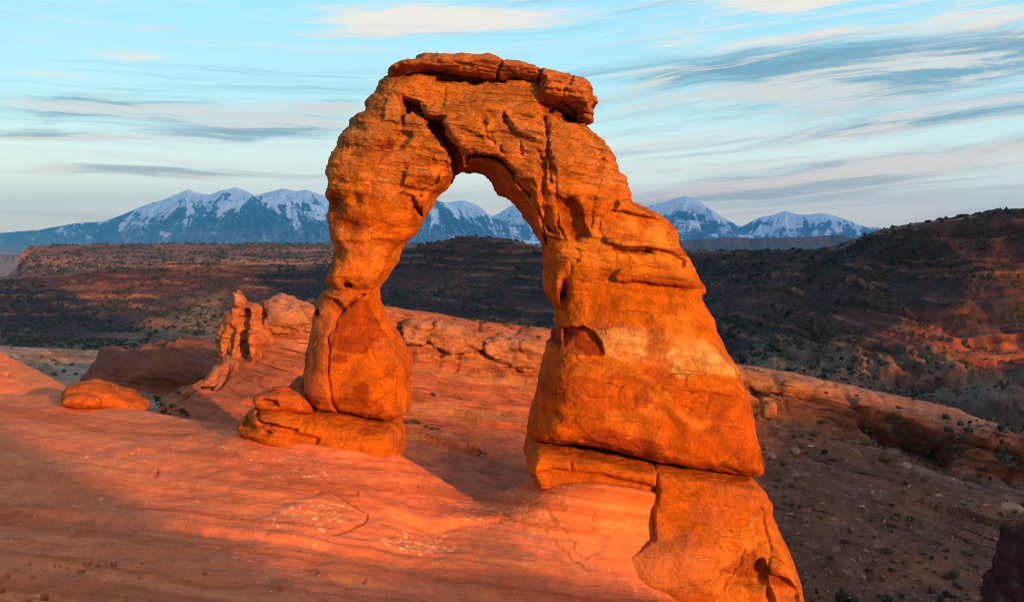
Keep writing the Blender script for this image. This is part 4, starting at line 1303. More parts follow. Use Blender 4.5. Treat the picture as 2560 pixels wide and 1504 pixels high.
# ---- snowy mountains
def mountain(sky, foot, Yc, depth, seed, snow_lo, snow_hi, amp, c0, c1, step=2.0, gl=9.0, streak=1.0):
    cols = np.arange(c0, c1, step)
    a = np.array(sky, float)
    crest = np.interp(cols, a[:, 0], a[:, 1])
    k = np.exp(-.5 * (np.arange(-9, 10) / 3) ** 2)
    slope = np.convolve(np.pad(np.gradient(crest, cols), 9, 'edge'), k / k.sum(), 'valid')
    crest = crest + 1.3 * fbm(np.stack([cols * .03, cols * 0, cols * 0 + seed], -1), 4, seed)
    nr = 110
    V = np.linspace(0, 1, nr)[:, None]
    hgt = (foot - crest)[None, :]
    dn = hgt * V
    # gullies leave the crest down the fall line: to the left on the left flank, to the right on the right flank
    c = cols[None, :] - .9 * dn * np.tanh(2.2 * slope)[None, :]
    c = c + 14 * fbm(np.stack(np.broadcast_arrays(cols[None, :] * .012, dn * .02, V * 0 + seed), -1), 3, seed + 3)
    rg = fbm(np.stack(np.broadcast_arrays(c / gl / 3.2, dn * .018, V * 0 + seed), -1), 5, seed + 7, .6, ridged=True)
    pyv = crest[None, :] + dn
    Yv = Yc - depth * (V ** .8) * (hgt / max((foot - crest).max(), 1)) ** .6
    G = W(np.broadcast_to(cols[None, :], pyv.shape), pyv, Yv)
    env = sstep(V, 0, .2) * (1 - .3 * sstep(V, .7, 1))
    G[..., 1] -= amp * Yc / 28000 * (rg - .3) * env * 700
    G[..., 2] += amp * Yc / 28000 * (rg - .3) * env * 90
    bk = G[0] + [0, depth * .6, -900.0]
    G = np.concatenate([bk[None], G], 0)
    rg = np.concatenate([rg[:1], rg], 0)
    cf = np.concatenate([c[:1], c], 0)
    dn = np.concatenate([dn[:1], dn], 0)
    px, py = PXY(*G.transpose(2, 0, 1))
    n1 = fbm(np.stack([px * .018, py * .04, px * 0 + seed], -1), 5, seed + 11, .6)
    n2 = fbm(np.stack([px * .16 + py * .03, py * .18, px * 0 + seed], -1), 4, seed + 12, .6)
    st = fbm(np.stack([cf * .05, dn * .014, px * 0 + seed], -1), 6, seed + 15, .68)
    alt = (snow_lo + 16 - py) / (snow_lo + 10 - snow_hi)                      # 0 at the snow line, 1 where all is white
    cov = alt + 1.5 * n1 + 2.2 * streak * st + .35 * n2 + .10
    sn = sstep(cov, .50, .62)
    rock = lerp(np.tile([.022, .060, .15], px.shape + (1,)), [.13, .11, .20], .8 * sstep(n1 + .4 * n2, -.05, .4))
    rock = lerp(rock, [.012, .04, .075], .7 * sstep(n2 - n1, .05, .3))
    rock = lerp(rock, [.26, .19, .26], .75 * sstep(py, foot - 95, foot - 25) * sstep(n1 + .5 * n2, -.35, .15))  # haze over the lower slopes painted as a paler tint
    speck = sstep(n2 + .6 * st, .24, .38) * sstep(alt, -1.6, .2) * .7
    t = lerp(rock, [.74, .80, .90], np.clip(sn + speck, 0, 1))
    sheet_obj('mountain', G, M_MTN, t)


mountain([(-420,600),(-100,588),(0,582),(95,575),(189,558),(255,554),(307,537),(360,513),(411,499),(454,480),(471,473),(497,483),(525,487),(553,476),(572,473),(591,467),(615,478),(639,490),(672,480),
          (707,471),(738,478),(766,474),(804,488),(880,520),(960,560),(1060,600)], 640, 31000, 5000, 3, 560, 486, 1.0, -420, 1060)
mountain([(240,636),(322,608),(402,562),(454,547),(511,524),(568,500),(629,488),(686,495),(733,503),(804,514),(860,545),(930,590),(980,620)], 640, 27500, 3500, 13, 545, 470, .8, 240, 980, gl=7)
mountain([(900,590),(960,560),(1010,530),(1060,500),(1079,497),(1110,505),(1140,518),(1181,546),(1226,573),(1290,600),(1340,620)], 640, 27000, 3200, 23, 560, 488, .8, 900, 1340, gl=7)
mountain([(1040,540),(1090,515),(1119,506),(1140,502),(1159,501),(1180,508),(1195,515),(1220,534),(1244,548),(1300,570),(1400,600)], 630, 32000, 4000, 33, 570, 520, .8, 1040, 1400)
mountain([(1180,580),(1215,545),(1244,535),(1270,519),(1300,500),(1340,492),(1420,500),(1500,520),(1580,545),(1700,590)], 630, 34000, 4000, 43, 575, 510, .8, 1180, 1700)
mountain([(1500,560),(1560,535),(1612,517),(1660,506),(1690,495),(1713,490),(1735,497),(1773,521),(1810,545),(1850,566),(1900,580),(2000,596)], 640, 31000, 4000, 53, 572, 512, .9, 1500, 2000)
mountain([(1780,600),(1850,569),(1895,545),(1919,540),(1945,534),(1964,527),(1992,535),(2020,537),(2040,534),(2057,533),(2080,538),(2105,545),(2140,559),(2166,568),(2195,567),(2235,584),(2300,604),(2420,615)],
         640, 30000, 4000, 63, 580, 538, .9, 1780, 2420)
mountain([(1560,612),(1640,592),(1760,584),(1900,588),(2050,590),(2200,594),(2420,612)], 640, 22000, 3000, 73, 585, 560, .3, 1560, 2420)
mountain([(900,622),(1000,612),(1100,604),(1240,596),(1400,606),(1500,615)], 640, 22000, 3000, 83, 610, 590, .3, 900, 1500)
cols = np.arange(-600, 3200, 40.0)
G = loft([row([(-600,606,26000),(3200,606,26000)], cols), row([(-600,640,9000),(3200,640,9000)], cols), row([(-600,700,3500),(3200,700,3500)], cols)], [10, 20])
sheet_obj('ground', G + np.array([0, 0, -1.0]) * (60 + 40 * fbm(stretch(G, .0006), 3, 3))[..., None], M_HILL, np.tile([.24, .13, .09], G.shape[:2] + (1,)))
# the plain that everything stands on, out to the horizon
g = np.array([[-58000, -28000, -420], [58000, -28000, -420], [58000, 39000, -420], [-58000, 39000, -420]], float)
tag(mesh_obj('ground', g, [[0, 1, 2, 3]], M_HILL, np.tile([.22, .12, .08], (4, 1)), smooth=False), kind='structure')

# ---- unseen land behind the viewpoint, skyline shaped to shade canyon and part of bowl
CA, SA = math.cos(AZ), math.sin(AZ)


def lu(l, u, z):
    l, u, z = np.broadcast_arrays(l, u, z)
    return np.stack([l * CA - u * SA, l * SA + u * CA, z], -1).astype(float)


ls = np.concatenate([np.arange(-900, 0, 20.0), np.arange(0, 200, 3.0), np.arange(200, 1800, 10.0)])
FARH = [(-900,30),(-200,30),(0,32),(28,36),(46,45),(60,42),(80,40),(86,43),(99,42),(108,38),(125,40),(150,80),(220,150),(320,176),(370,150),(400,50),(430,16),(530,12),(565,60),(590,130),(640,165),(800,210),(1100,230),(1800,200)]
hh = np.interp(ls, *zip(*FARH)) + np.interp(ls, [130, 160, 365, 395, 565, 590], [29, 110, 110, 41, 41, 110]) + (3 * fbm(np.stack([ls * .02, ls * 0, ls * 0], -1), 4, 3)) * sstep(ls, 120, 200)
top = lu(ls, -500 + 0 * ls, hh)
G = loft([lu(ls, -1100 + 0 * ls, -60 + 0 * ls), top + lu(0, -60, 0) * 1.0, top, lu(ls, -430 + 0 * ls, hh * .55 - 20), lu(ls, -330 + 0 * ls, -60 + 0 * ls)], [4, 3, 10, 8])
sheet_obj('hills', G, M_HILL, np.tile([.22, .10, .06], G.shape[:2] + (1,)))
ls = np.arange(-260, 37, .5)
hh = np.interp(ls, [-260, -40, 0, 6, 8, 9, 10, 11.5, 14, 17, 20, 23, 25, 27, 30, 36], [36, 32, 27, 22, 18.8, 16.8, 15.4, 13.9, 13.5, 13.2, 12.5, 11.5, 10.2, 5, -6, -14]) + .35 * fbm(np.stack([ls * .3, ls * 0, ls * 0], -1), 4, 3)
top = lu(ls, -120 + 0 * ls, hh)
G = loft([top + lu(0, -60, -50), top + lu(0, -10, -1.5), top, top + lu(0, 10, -9), top + lu(0, 30, -40)], [4, 4, 6, 6])
sheet_obj('slickrock', G, M_SLICK, np.tile(SLICK, G.shape[:2] + (1,)))


# ------------------------------------------------------------------ single rocks around the arch
def plain_paint(base, alt, dark=None, sc_=.6):
    def f(V, px, py):
        c = np.tile(np.array(base, float), (len(V), 1))
        c = lerp(c, alt, .7 * sstep(vnoise(V, sc_, 5, 7), -.05, .3))
        if dark is not None:
            c = lerp(c, dark, .7 * sstep(vnoise(V, sc_ * 1.3, 5, 17, 4.0), .12, .35))
        return c
    return f


def single(name, label, cat, outline, Y, H, R, vox, seed, paint, noise, mat=None, group=None, tilt=.1, p=2.4, relief=None, foot=None, detail=None, kk=0.0):
    xs = [q[0] for q in outline]
    ys = [q[1] for q in outline]
    o = rock(name, outline, Y, H, R, vox, seed, mat or M_ARCH, tilt=tilt, p=p, noise=noise, relief=relief, paint=paint, detail=detail, kk=kk, origin=W(sum(xs) / len(xs), foot or max(ys), Y))
    return tag(o, label, cat, group)


SMALLN = [(.10, (1.2, 1.2, .7), None), (.05, (.6, .6, .3), None), (.02, (.25, .25, .15), None)]
p_or = plain_paint([.54, .125, .018], [.46, .10, .016])
single('boulder', 'long low rounded boulder lying on the left rim of the slickrock', 'boulder',
       [(166,1004),(168,980),(189,963),(227,954),(265,957),(322,974),(360,995),(378,1014),(376,1026),(331,1034),(255,1028),(170,1020)], 45.6, 1.5, 1.0, .07, 31, p_or, SMALLN)
single('boulder', 'small flat stone slab lying against the front of the long low boulder', 'boulder',
       [(162,1000),(170,988),(185,982),(205,983),(230,994),(244,1004),(240,1014),(200,1016),(164,1012)], 43.6, .7, .5, .05, 32, p_or, SMALLN)
single('boulder', 'layered dome-shaped stone resting on the ledge left of the narrow arch leg', 'boulder',
       [(648,994),(652,985),(678,979),(690,971),(714,968),(746,975),(767,987),(778,1010),(779,1025),(740,1024),(699,1018),(666,1015),(654,1006)], 37.2, 1.25, .8, .055, 33, p_or, SMALLN,
       relief=lambda x, y: -.35 * area(x, y, [(652,1000),(690,1002),(697,1016),(664,1012)], 4) + .12 * sstep(y, 984, 992) - .12 * sstep(y, 976, 984))
single('boulder', 'small upright dark red stone behind the foot of the narrow arch leg', 'boulder',
       [(715,985),(723,966),(731,951),(743,941),(758,939),(775,944),(785,1000),(720,1002)], 40.2, .8, .5, .06, 34, plain_paint([.42, .12, .05], [.36, .10, .04]), SMALLN)
BLK = arch_detail(lambda x, y: 1 + 0 * x, 1.2, .9, 2.6)
SM = arch_detail(lambda x, y: .15 + 0 * x, .9, 1.0, .8)
p_fin = plain_paint([.38, .12, .045], [.42, .18, .08], [.18, .06, .03], .25)
FINN = [(.55, (4, 4, 3), None), (.35, (2.2, 2.2, .8), None), (.16, (.9, .9, .45), None), (.08, (.45, .45, .3), None)]


def spire_relief(x, y):
    D = 1.2 * np.exp(-((x - 640) / 14) ** 2) * sstep(y, 770, 800) - 1.6 * np.exp(-((x - 606) / 12) ** 2) * sstep(y, 765, 800) * (1 - sstep(y, 870, 920))
    D -= .8 * area(x, y, [(556,905),(560,850),(572,812),(590,820),(580,870),(566,915)], 5)
    D -= .8 * np.exp(-((y - 760) / 5) ** 2)
    return D


sp_base = W(610, 930, 92.5)
spire = tag(empty('rock_spire', sp_base), 'weathered sandstone spire with a knob head at the left end of the ridge', 'rock spire')
rock('spire_body', [(548,912),(558,873),(558,854),(565,816),(570,797),(570,774),(579,757),(588,749),(606,750),(617,757),(627,764),(636,763),(646,774),(655,795),(664,830),(672,873),(668,925),(640,955),(590,960),(552,935)],
     92.5, 2.8, 1.7, .15, 41, M_FIN, tilt=.12, noise=FINN, relief=spire_relief, paint=p_fin, detail=BLK, parent=spire, origin=sp_base)
rock('spire_head', [(572,770),(577,757),(584,745),(580,735),(585,727),(597,726),(608,738),(618,757),(622,768),(600,772)], 92.5, 1.15, .8, .10, 42, M_FIN, tilt=-.4,
     noise=[(.2, (1.5, 1.5, 1), None), (.1, (.6, .6, .3), None)], paint=plain_paint([.40, .17, .08], [.34, .12, .055]), detail=arch_detail(lambda x, y: 1 + 0 * x, 1.0, 1.0, 1.5), parent=spire, origin=sp_base)
p_pale = plain_paint([.38, .165, .085], [.34, .115, .05], [.17, .075, .045], .3)
single('weathered_outcrop', 'blocky weathered outcrop on the ridge crest between the spire and the narrow arch leg', 'outcrop',
       [(662,800),(672,765),(681,750),(699,743),(720,747),(737,755),(752,757),(768,770),(776,800),(760,822),(700,822),(668,815)], 94.5, 3.2, 1.4, .16, 43, p_pale, FINN, M_FIN, p=3, detail=BLK)
single('rock_block', 'squarish pale block on the ridge crest just right of the narrow arch leg', 'rock block',
       [(1006,826),(1012,808),(1040,801),(1072,810),(1074,838),(1056,856),(1015,850)], 95.5, 1.5, .7, .12, 44, p_pale, FINN[1:], M_FIN, p=4, detail=BLK)
single('rock_block', 'long slumped block on the ridge seen in the middle of the arch opening', 'rock block',
       [(1068,842),(1076,822),(1110,813),(1160,828),(1204,842),(1206,870),(1130,890),(1078,872)], 97, 1.8, .9, .13, 45, p_pale, FINN[1:], M_FIN, p=3.5, detail=BLK)
single('rock_block', 'large square ended block on the ridge against the wide arch leg', 'rock block',
       [(1204,866),(1210,844),(1262,838),(1335,856),(1364,872),(1366,905),(1340,922),(1290,915),(1226,900)], 98.5, 2.2, .8, .14, 46, p_pale, FINN[1:], M_FIN, p=4, detail=BLK)
single('boulder', 'rounded brown boulder below the streaked cliff right of the arch', 'boulder',
       [(1900,1032),(1905,1010),(1918,1000),(1934,1000),(1942,1014),(1942,1036),(1925,1046),(1904,1044)], 98.5, .9, .6, .1, 47, plain_paint([.30, .12, .06], [.36, .15, .07]), SMALLN, M_FIN)
single('rock_dome', 'broad bare slickrock dome beyond the rim, left of the spire', 'rock dome',
       [(248,985),(256,953),(259,915),(284,876),(331,856),(378,847),(449,849),(520,862),(560,872),(640,900),(700,1000),(640,1080),(250,1080)], 150, 13, lambda x, y: 5 - 3.2 * (1 - sstep(x, 250, 330)), .34, 48,
       plain_paint([.20, .075, .042], [.15, .055, .035], [.07, .035, .026], .08), [(1.4, (9, 9, 5), None), (.7, (5, 5, .9), None), (.35, (2.5, 2.5, .7), None), (.2, (1, 1, .6), None)], M_FIN, tilt=.25, detail=arch_detail(lambda x, y: .5 + 0 * x, 1.3, .8, 5))
single('cliff', 'dark shaded cliff edge standing at the lower right corner', 'cliff',
       [(2535,1780),(2541,1564),(2557,1490),(2582,1444),(2589,1402),(2607,1368),(2655,1356),(2795,1340),(3095,1330),(3095,1780)], 52, 3, .8, .16, 49,
       plain_paint([.07, .026, .018], [.045, .02, .014], [.14, .08, .055], .3), [(.5, (3, 3, 2), None), (.4, (2, 2, .7), None), (.2, (.8, .8, .35), None), (.1, (.4, .4, .3), None)], M_FIN, tilt=.2, detail=BLK, kk=.9)


# ------------------------------------------------------------------ loose stones and desert shrubs, each an object of its own
def stone_mesh(seed):
    rng = np.random.default_rng(seed)
    bm = bpy.data.meshes.new('loose_stone')
    import bmesh
    b = bmesh.new()
    bmesh.ops.create_icosphere(b, subdivisions=3, radius=1)
    pl = [(n_ / np.linalg.norm(n_), rng.uniform(.45, .8)) for n_ in rng.normal(size=(11, 3))]
    sc3 = np.array([rng.uniform(.8, 1.3), rng.uniform(.7, 1.1), rng.uniform(.5, .85)])
    for v_ in b.verts:
        q = np.array(v_.co)
        for n_, d in pl:
            e = q @ n_ - d
            if e > 0:
                q = q - n_ * e
        q = q * (1 + .06 * float(perlin(q * 2.3 + seed)))
        v_.co = q * sc3
    b.to_mesh(bm)
    b.free()
    base = np.array([[.30, .15, .09], [.38, .22, .13], [.24, .11, .065], [.42, .27, .17]][seed % 4])
    ca = bm.color_attributes.new('tint', 'FLOAT_COLOR', 'POINT')
    c = np.ones((len(bm.vertices), 4), np.float32)
    c[:, :3] = base
    ca.data.foreach_set('color', c.ravel())
    bm.materials.append(M_STONE)
    return bm


M_LEAF = tint_mat('desert_foliage', 3.0, .25)


def shrub_mesh(seed, nleaf=420, dead=.1):
    """a low desert bush: bare twigs from one foot and many small leaf sprays spread unevenly through an open crown"""
    rng = np.random.default_rng(seed)
    V, Q, C = [], [], []
    lob = [(rng.uniform(-.55, .55), rng.uniform(-.55, .55), rng.uniform(.25, .7), rng.uniform(.28, .5)) for _ in range(7)]
    for a, b, c, r in lob:
        for _ in range(2):
            e = np.array([a, b, c]) + rng.normal(size=3) * .12
            w = np.array([.022, 0, 0])
            i = len(V)
            V += [np.array([0, 0, -.05]) - w, np.array([0, 0, -.05]) + w, e + w * .4, e - w * .4]
            w2 = np.array([0, .022, 0])
            V += [np.array([0, 0, -.05]) - w2, np.array([0, 0, -.05]) + w2, e + w2 * .4, e - w2 * .4]
            Q += [[i, i + 1, i + 2, i + 3], [i + 4, i + 5, i + 6, i + 7]]
            C += [[.09, .06, .04]] * 8
    for _ in range(nleaf):
        a, b, c, r = lob[rng.integers(len(lob))]
        d = rng.normal(size=3)
        d /= np.linalg.norm(d)
        p_ = np.array([a, b, c]) + d * r * rng.uniform(.35, 1) * np.array([1, 1, .8])
        if p_[2] < .02:
            continue
        s = rng.uniform(.035, .085)
        t1 = rng.normal(size=3)
        t1 /= np.linalg.norm(t1)
        t2 = np.cross(t1, rng.normal(size=3))
        t2 /= np.linalg.norm(t2) + 1e-9
        i = len(V)
        V += [p_ - t1 * s * 1.5, p_ - t2 * s * .7, p_ + t1 * s * 1.5, p_ + t2 * s * .7]
        Q.append([i, i + 1, i + 2, i + 3])
        k = rng.random()
        col = np.array([.055, .062, .026]) if k > dead else np.array([.15, .11, .05])
        C += [col * rng.uniform(.7, 1.4)] * 4
    me = bpy.data.meshes.new('desert_shrub')
    me.from_pydata([tuple(q) for q in V], [], Q)
    ca = me.color_attributes.new('tint', 'FLOAT_COLOR', 'POINT')
    c = np.ones((len(V), 4), np.float32)
    c[:, :3] = C
    ca.data.foreach_set('color', c.ravel())
    me.materials.append(M_LEAF)
    return me


STONES = [stone_mesh(i) for i in range(8)]
SHRUBS = [shrub_mesh(i, dead=(.05, .1, .15, .5, .1, .25)[i]) for i in range(6)]


def at(S, x, y):
    """ground point of sheet S shown at pixel x, y (nearest layer to the viewer)"""
    G, px, py = S[:3]
    d = (px - x) ** 2 + (py - y) ** 2
    i = np.argmin(d)
    return G.reshape(-1, 3)[i], d.ravel()[i]


def put(mesh, name, pos, size, label, cat, group, flat=1.0, sink=.1):
    o = bpy.data.objects.new(name, mesh)
    COL.objects.link(o)
    o.location = (pos[0], pos[1], pos[2] - sink * size)
    o.rotation_euler = (random.uniform(-.2, .2), random.uniform(-.2, .2), random.uniform(0, 6.28))
    o.scale = (size, size, size * flat)
    return tag(o, label, cat, group)


def px2m(r, Y):
    return r * Y / F


T8 = lambda x, y: (1820 + x / 2.45, 900 + y / 2.45)
rocks = [(405,560,42),(260,590,36),(425,690,32),(500,530,26),(640,685,24),(500,830,24),(495,900,28),(380,935,20),(505,965,28),(480,1020,20),(825,885,30),(720,900,18),(795,965,24),
         (655,1035,26),(610,1105,22),(845,1155,20),(1580,890,26),(670,1425,28),(815,1395,24),(610,1415,16),(650,415,26),(280,650,26),(550,690,22),(1725,910,66),(480,510,18),(850,910,22),
         (1100,640,34),(1280,830,26),(1360,800,22),(350,990,16),(760,1030,22),(1060,1110,16),(815,1220,14),(990,1390,16),(820,1330,20),(1150,1330,14),(1110,780,22),(880,820,20),(560,790,24)]
for x, y, r in rocks:
    qx, qy = T8(x, y)
    P, _ = at(RIDGE, qx, qy)
    s_ = px2m(r / 2.45 * 1.15, P[1])
    put(random.choice(STONES), 'loose_stone', P, s_, 'pale angular stone lying on the talus below the ridge, right of the arch', 'stone', 'stones scattered on the talus', random.uniform(.6, 1))
for i in range(150):
    qx, qy = random.uniform(1885, 2560), random.uniform(1050, 1504)
    if qy < 1075 + .28 * (qx - 1900) and random.random() < .7:
        continue
    P, d = at(RIDGE, qx, qy)
    s_ = px2m(random.choice((3, 3.8, 5, 7)), P[1])
    put(random.choice(STONES), 'loose_stone', P, s_, 'pale angular stone lying on the talus below the ridge, right of the arch', 'stone', 'stones scattered on the talus', random.uniform(.6, 1))
bush8 = [(255,355,20),(575,375,28),(390,435,18),(455,460,20),(830,515,36),(640,610,28),(970,610,38),(685,490,28),(905,710,18),(1075,750,28),(300,735,20),(290,770,20),(290,890,22),(1010,890,32),
         (1030,945,32),(1130,965,38),(1105,992,20),(565,955,26),(880,960,24),(725,1110,38),(980,1165,46),(1240,1210,24),(1075,1220,20),(865,1295,42),(1000,1280,32),(625,1220,28),(530,1320,18),
         (590,1265,20),(460,1365,22),(555,1455,18),(920,1445,24),(1300,1440,28),(1330,1320,38),(1425,1380,22),(1340,1150,26),(1460,1100,28),(1660,950,28),(1200,740,20),(540,1175,16),
         (905,1075,16),(1010,1030,20),(745,1460,24),(745,1040,22),(1490,1180,28),(1520,1250,24),(230,540,18),(1600,990,24),(1440,880,18),(1375,965,20),(1540,700,24),(940,600,24),(1270,1010,16)]
for x, y, r in bush8:
    qx, qy = T8(x, y)
    P, _ = at(RIDGE, qx, qy + 4)
    put(random.choice(SHRUBS), 'desert_shrub', P, px2m(r / 2.45 * 1.05, P[1]), 'dark green shrub growing among stones on the talus right of the arch', 'shrub', 'shrubs on the talus')
for i in range(60):
    qx, qy = random.uniform(1890, 2470), random.uniform(1080, 1504)
    P, _ = at(RIDGE, qx, qy)
    put(random.choice(SHRUBS), 'desert_shrub', P, px2m(random.uniform(4, 8), P[1]), 'dark green shrub growing among stones on the talus right of the arch', 'shrub', 'shrubs on the talus')
for x, y, r in [(115,68,16),(475,118,18),(595,205,20),(1145,262,28),(1040,295,26),(1340,296,20),(1595,400,18),(180,75,10),(785,225,16),(820,200,12),(1440,330,12),(1660,415,14)]:
    qx, qy = T8(x, y)
    P, _ = at(RIDGE, qx, qy)
    put(random.choice(SHRUBS), 'desert_shrub', P, px2m(r / 2.45 * 1.1, P[1]), 'shrub on the bare crest of the ridge right of the arch', 'shrub', 'shrubs on the ridge crest')
for x, y, r in [(1188,803,11),(1212,808,10),(1268,812,13),(1284,812,16),(1324,820,13),(968,772,9),(1345,846,8),(1250,820,8)]:
    P, _ = at(RIDGE, x, y + 4)
    put(random.choice(SHRUBS), 'desert_shrub', P, px2m(r * 1.1, P[1]), 'shrub on the ridge crest seen through the arch opening', 'shrub', 'shrubs on the crest inside the opening')
for x, y, r in [(1022,1058,9),(1036,1058,11),(1050,1062,9),(1064,1068,8),(1080,1072,8),(1092,1074,9),(1079,990,9),(1008,1052,8)]:
    P, _ = at(RIDGE, x, y)
    put(random.choice(SHRUBS), 'desert_shrub', P, px2m(r * 1.15, P[1]), 'low shrub in a row on the ridge slope behind the narrow arch leg', 'shrub', 'shrubs on the ridge slope')
for x, y, r, Y in [(388,992,18,62),(400,1004,12,58),(447,975,11,76),(454,1024,17,55),(430,1010,12,60),(408,1024,13,52),(470,1032,10,52),(372,986,10,66),(420,1030,10,50)]:
    P = W(x, y + 10, Y)
    put(random.choice(SHRUBS), 'desert_shrub', P, px2m(r * 1.1, Y), 'shrub in the gap between the long boulder and the ridge foot', 'shrub', 'shrubs in the gap behind the rim')
for x, y, r in [(270,1095,14),(350,1080,13),(190,1105,12),(100,1030,10),(380,1110,12),(520,1070,10),(230,1120,14),(300,1120,14),(420,1130,12),(460,1090,9),(150,1070,9),(60,1000,8),(215,1080,10),(330,1150,13),
                (280,1160,13),(400,1165,12),(470,1150,10),(250,1085,10),(120,1055,9),(365,1060,9),(500,1110,9),(440,1060,8),(175,1130,10),(205,1140,10)]:
    P, _ = at(WASH, x / 2.114, 400 + y / 2.114)
    put(random.choice(SHRUBS), 'desert_shrub', P, px2m(r / 2.114 * 1.5, P[1]), 'dark shrub among pale rocks in the wash at the left', 'shrub', 'shrubs in the wash')
VG, vpx, vpy = VALLEY[0].reshape(-1, 3), VALLEY[1].ravel(), VALLEY[2].ravel()
near = np.where((vpx > 1840) & (vpx < 2560) & (VG[:, 1] < 540) & (vpy < 1060))[0]
for i in RNG.choice(near, 110, replace=False):
    put(random.choice(SHRUBS), 'desert_shrub', VG[i], random.uniform(.8, 2.0), 'dark juniper dotted on the pale clay slopes right of the arch', 'shrub', 'junipers on the clay slopes')

# scrub on the far slopes: thousands of bushes nobody could count
ico = [(0, 0, 1)] + [(.894 * math.cos(k * 1.2566), .894 * math.sin(k * 1.2566), .447) for k in range(5)] + [(.894 * math.cos(k * 1.2566 + .628), .894 * math.sin(k * 1.2566 + .628), -.447) for k in range(5)]
ico = np.array(ico)
icf = np.array([[0, 1 + k, 1 + (k + 1) % 5] for k in range(5)] + [[1 + k, 6 + k, 1 + (k + 1) % 5] for k in range(5)] + [[6 + k, 6 + (k + 1) % 5, 1 + (k + 1) % 5] for k in range(5)])


def scrub(S, count, smin, smax, seed, sel, thr=-.1):
    rng = np.random.default_rng(seed)
    G = S[0].reshape(-1, 3)
    px, py = S[1].ravel(), S[2].ravel()
    clump = fbm(stretch(G, .016), 5, seed, .65)
    ok = sel(px, py, G) & (clump > thr)
    # spread evenly over the ground, not over the grid
    Gn = S[0]
    A = np.linalg.norm(np.cross(np.gradient(Gn, axis=1), np.gradient(Gn, axis=0)), axis=-1).ravel() * ok
    A = np.minimum(A, np.percentile(A[ok], 95)) * (.15 + np.clip(clump - thr, 0, 1) * 3)
    ids = rng.choice(len(G), count, p=A / A.sum())
    P = G[ids] + rng.normal(size=(count, 3)) * np.array([1.2, 1.2, 0])
    s = smin * .7 * np.exp(np.abs(rng.normal(size=count)) * .55) * (smax / smin) ** (rng.random(count) ** 3)
    s = np.minimum(s, smax * 1.25) * np.clip(P[:, 1] / (700.0 if smin > .3 else 60.0), .35, 1)
    V = ico[None] * (1 + .35 * rng.normal(size=(count, 11, 1))) * s[:, None, None] * np.array([1, 1, .8]) + P[:, None] + np.array([0, 0, .22]) * s[:, None, None]
    Q = icf[None] + np.arange(count)[:, None, None] * 11
    col = np.array([.024, .030, .018]) * rng.uniform(.6, 1.5, (count, 1, 1)) * np.ones((1, 11, 1))
    return V.reshape(-1, 3), Q.reshape(-1, 3), col.reshape(-1, 3)


def rubble(S, count, smin, smax, seed, sel, base, thr=-.2):
    V, Q, C = scrub(S, count, smin, smax, seed, sel, thr)
    rng = np.random.default_rng(seed)
    c = np.array(base) * rng.uniform(.6, 1.4, (count, 1)) 
    return V, Q, np.repeat(c, 11, 0)


hill_sel = lambda px, py, G: (py > 500) & (G[:, 1] > 300) & (G[:, 1] < 1600) & (px > -200) & (px < 2750)
V, Q, C = scrub(VALLEY, 24000, .8, 2.2, 5, hill_sel)
tag(mesh_obj('scrub', V, Q, M_LEAF, C, smooth=False), 'dark scrub and junipers dotting the far canyon slopes', 'scrub', None, 'stuff')
V, Q, C = rubble(VALLEY, 5500, .4, 1.2, 6, hill_sel, [.11, .052, .036])
tag(mesh_obj('rubble', V, Q, M_HILL, C, smooth=False), 'broken rock strewn over the far canyon slopes', 'rubble', None, 'stuff')
V, Q, C = scrub(MESA, 4200, 2.0, 4.6, 15, lambda px, py, G: (py > 605) & (px > 50) & (px < 1100) & (G[:, 1] < 3300))
tag(mesh_obj('scrub', V, Q, M_LEAF, C, smooth=False), 'dark scrub dotting the far mesa at the left', 'scrub', None, 'stuff')
V, Q, C = rubble(RIDGE, 4200, .04, .15, 7, lambda px, py, G: (px > 1870) & (px < 2620) & (py > 1050) & (py < 1600), [.22, .11, .065])
tag(mesh_obj('rubble', V, Q, M_STONE, C, smooth=False), 'small broken stones covering the talus right of the arch', 'rubble', None, 'stuff')
V, Q, C = scrub(RIDGE, 700, .12, .38, 8, lambda px, py, G: (px > 1870) & (px < 2620) & (py > 1050) & (py < 1600))
tag(mesh_obj('scrub', V, Q, M_LEAF, C * 1.4, smooth=False), 'dry tufts and small scrub between the stones of the talus', 'scrub', None, 'stuff')

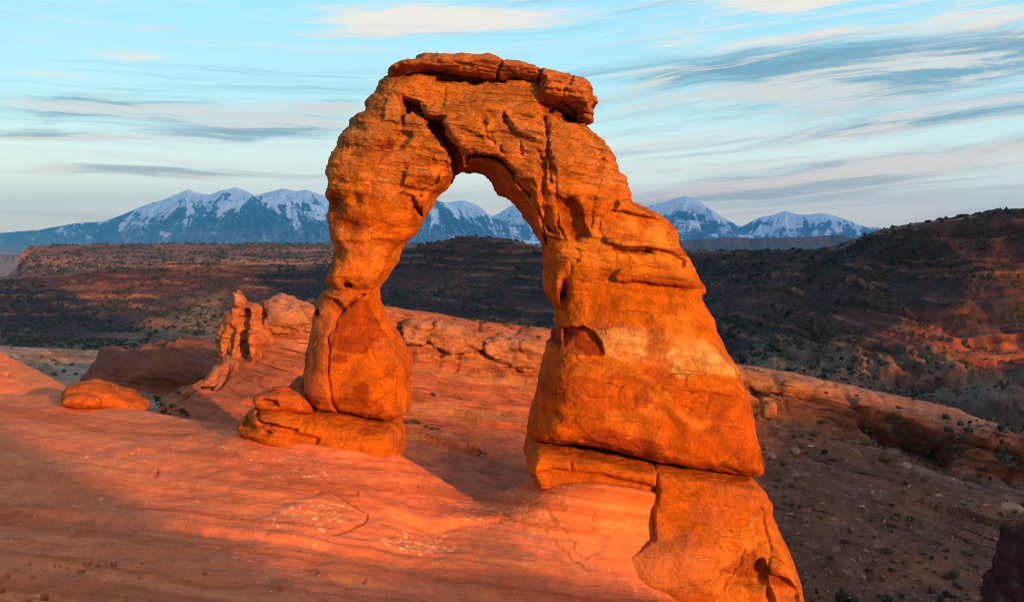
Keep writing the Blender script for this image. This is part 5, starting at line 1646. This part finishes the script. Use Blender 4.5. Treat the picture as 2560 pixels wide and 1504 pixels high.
# unseen puffy wall added behind the viewpoint to shade the snowy range and cliffs
ll, th_ = np.meshgrid(np.linspace(3000, 34000, 130), np.linspace(0, 2 * math.pi, 49)[:-1])
taper = np.sqrt(np.clip(1 - (np.abs(ll - 18500) / 15500) ** 8, .02, 1))
puff = 1 + .16 * fbm(np.stack([ll * .0006, np.cos(th_) * 2, np.sin(th_) * 2], -1), 5, 7, .6)
cu = -37000 + 1500 * np.cos(th_) * taper * puff
cz = 8900 + 3200 * np.sin(th_) * taper * puff
Vc = lu(ll, cu, cz).reshape(-1, 3)
na, nb = ll.shape
q0 = np.arange(na * nb).reshape(na, nb)
q1 = np.concatenate([q0, q0[:1]], 0)
Qc = np.stack([q1[:-1, :-1], q1[:-1, 1:], q1[1:, 1:], q1[1:, :-1]], -1).reshape(-1, 4)
blocker = mesh_obj('range_shade_blocker', Vc, Qc, tint_mat('blocker_surface', .001, .05), np.tile([.8, .8, .82], (len(Vc), 1)))
tag(blocker, kind='structure')

# ------------------------------------------------------------------ air
lo = min((o.matrix_world @ Vector(c)).z for o in bpy.data.objects if o.type == 'MESH' and o.name != 'range_shade_blocker' for c in o.bound_box)
hi = max((o.matrix_world @ Vector(c)).z for o in bpy.data.objects if o.type == 'MESH' and o.name != 'range_shade_blocker' for c in o.bound_box)
x0, x1, y0, y1, z0, z1 = -60000, 60000, -30000, 40000, lo - 1, hi + 20
hv = [(x, y, z) for x in (x0, x1) for y in (y0, y1) for z in (z0, z1)]
hq = [[0, 1, 3, 2], [4, 6, 7, 5], [0, 4, 5, 1], [2, 3, 7, 6], [0, 2, 6, 4], [1, 5, 7, 3]]
mh = bpy.data.materials.new('hazy_air')
mh.use_nodes = True
N = NT(mh.node_tree)
pv = N.n('ShaderNodeVolumePrincipled')
pv.inputs['Color'].default_value = (.09, .53, 1.0, 1)
pv.inputs['Density'].default_value = 3.0e-5
pv.inputs['Anisotropy'].default_value = 0.0
N.l(pv.outputs[0], N.n('ShaderNodeOutputMaterial').inputs['Volume'])
tag(mesh_obj('haze', hv, hq, mh, smooth=False), 'pale blue air between the viewpoint and the mountains', 'haze', None, 'stuff')
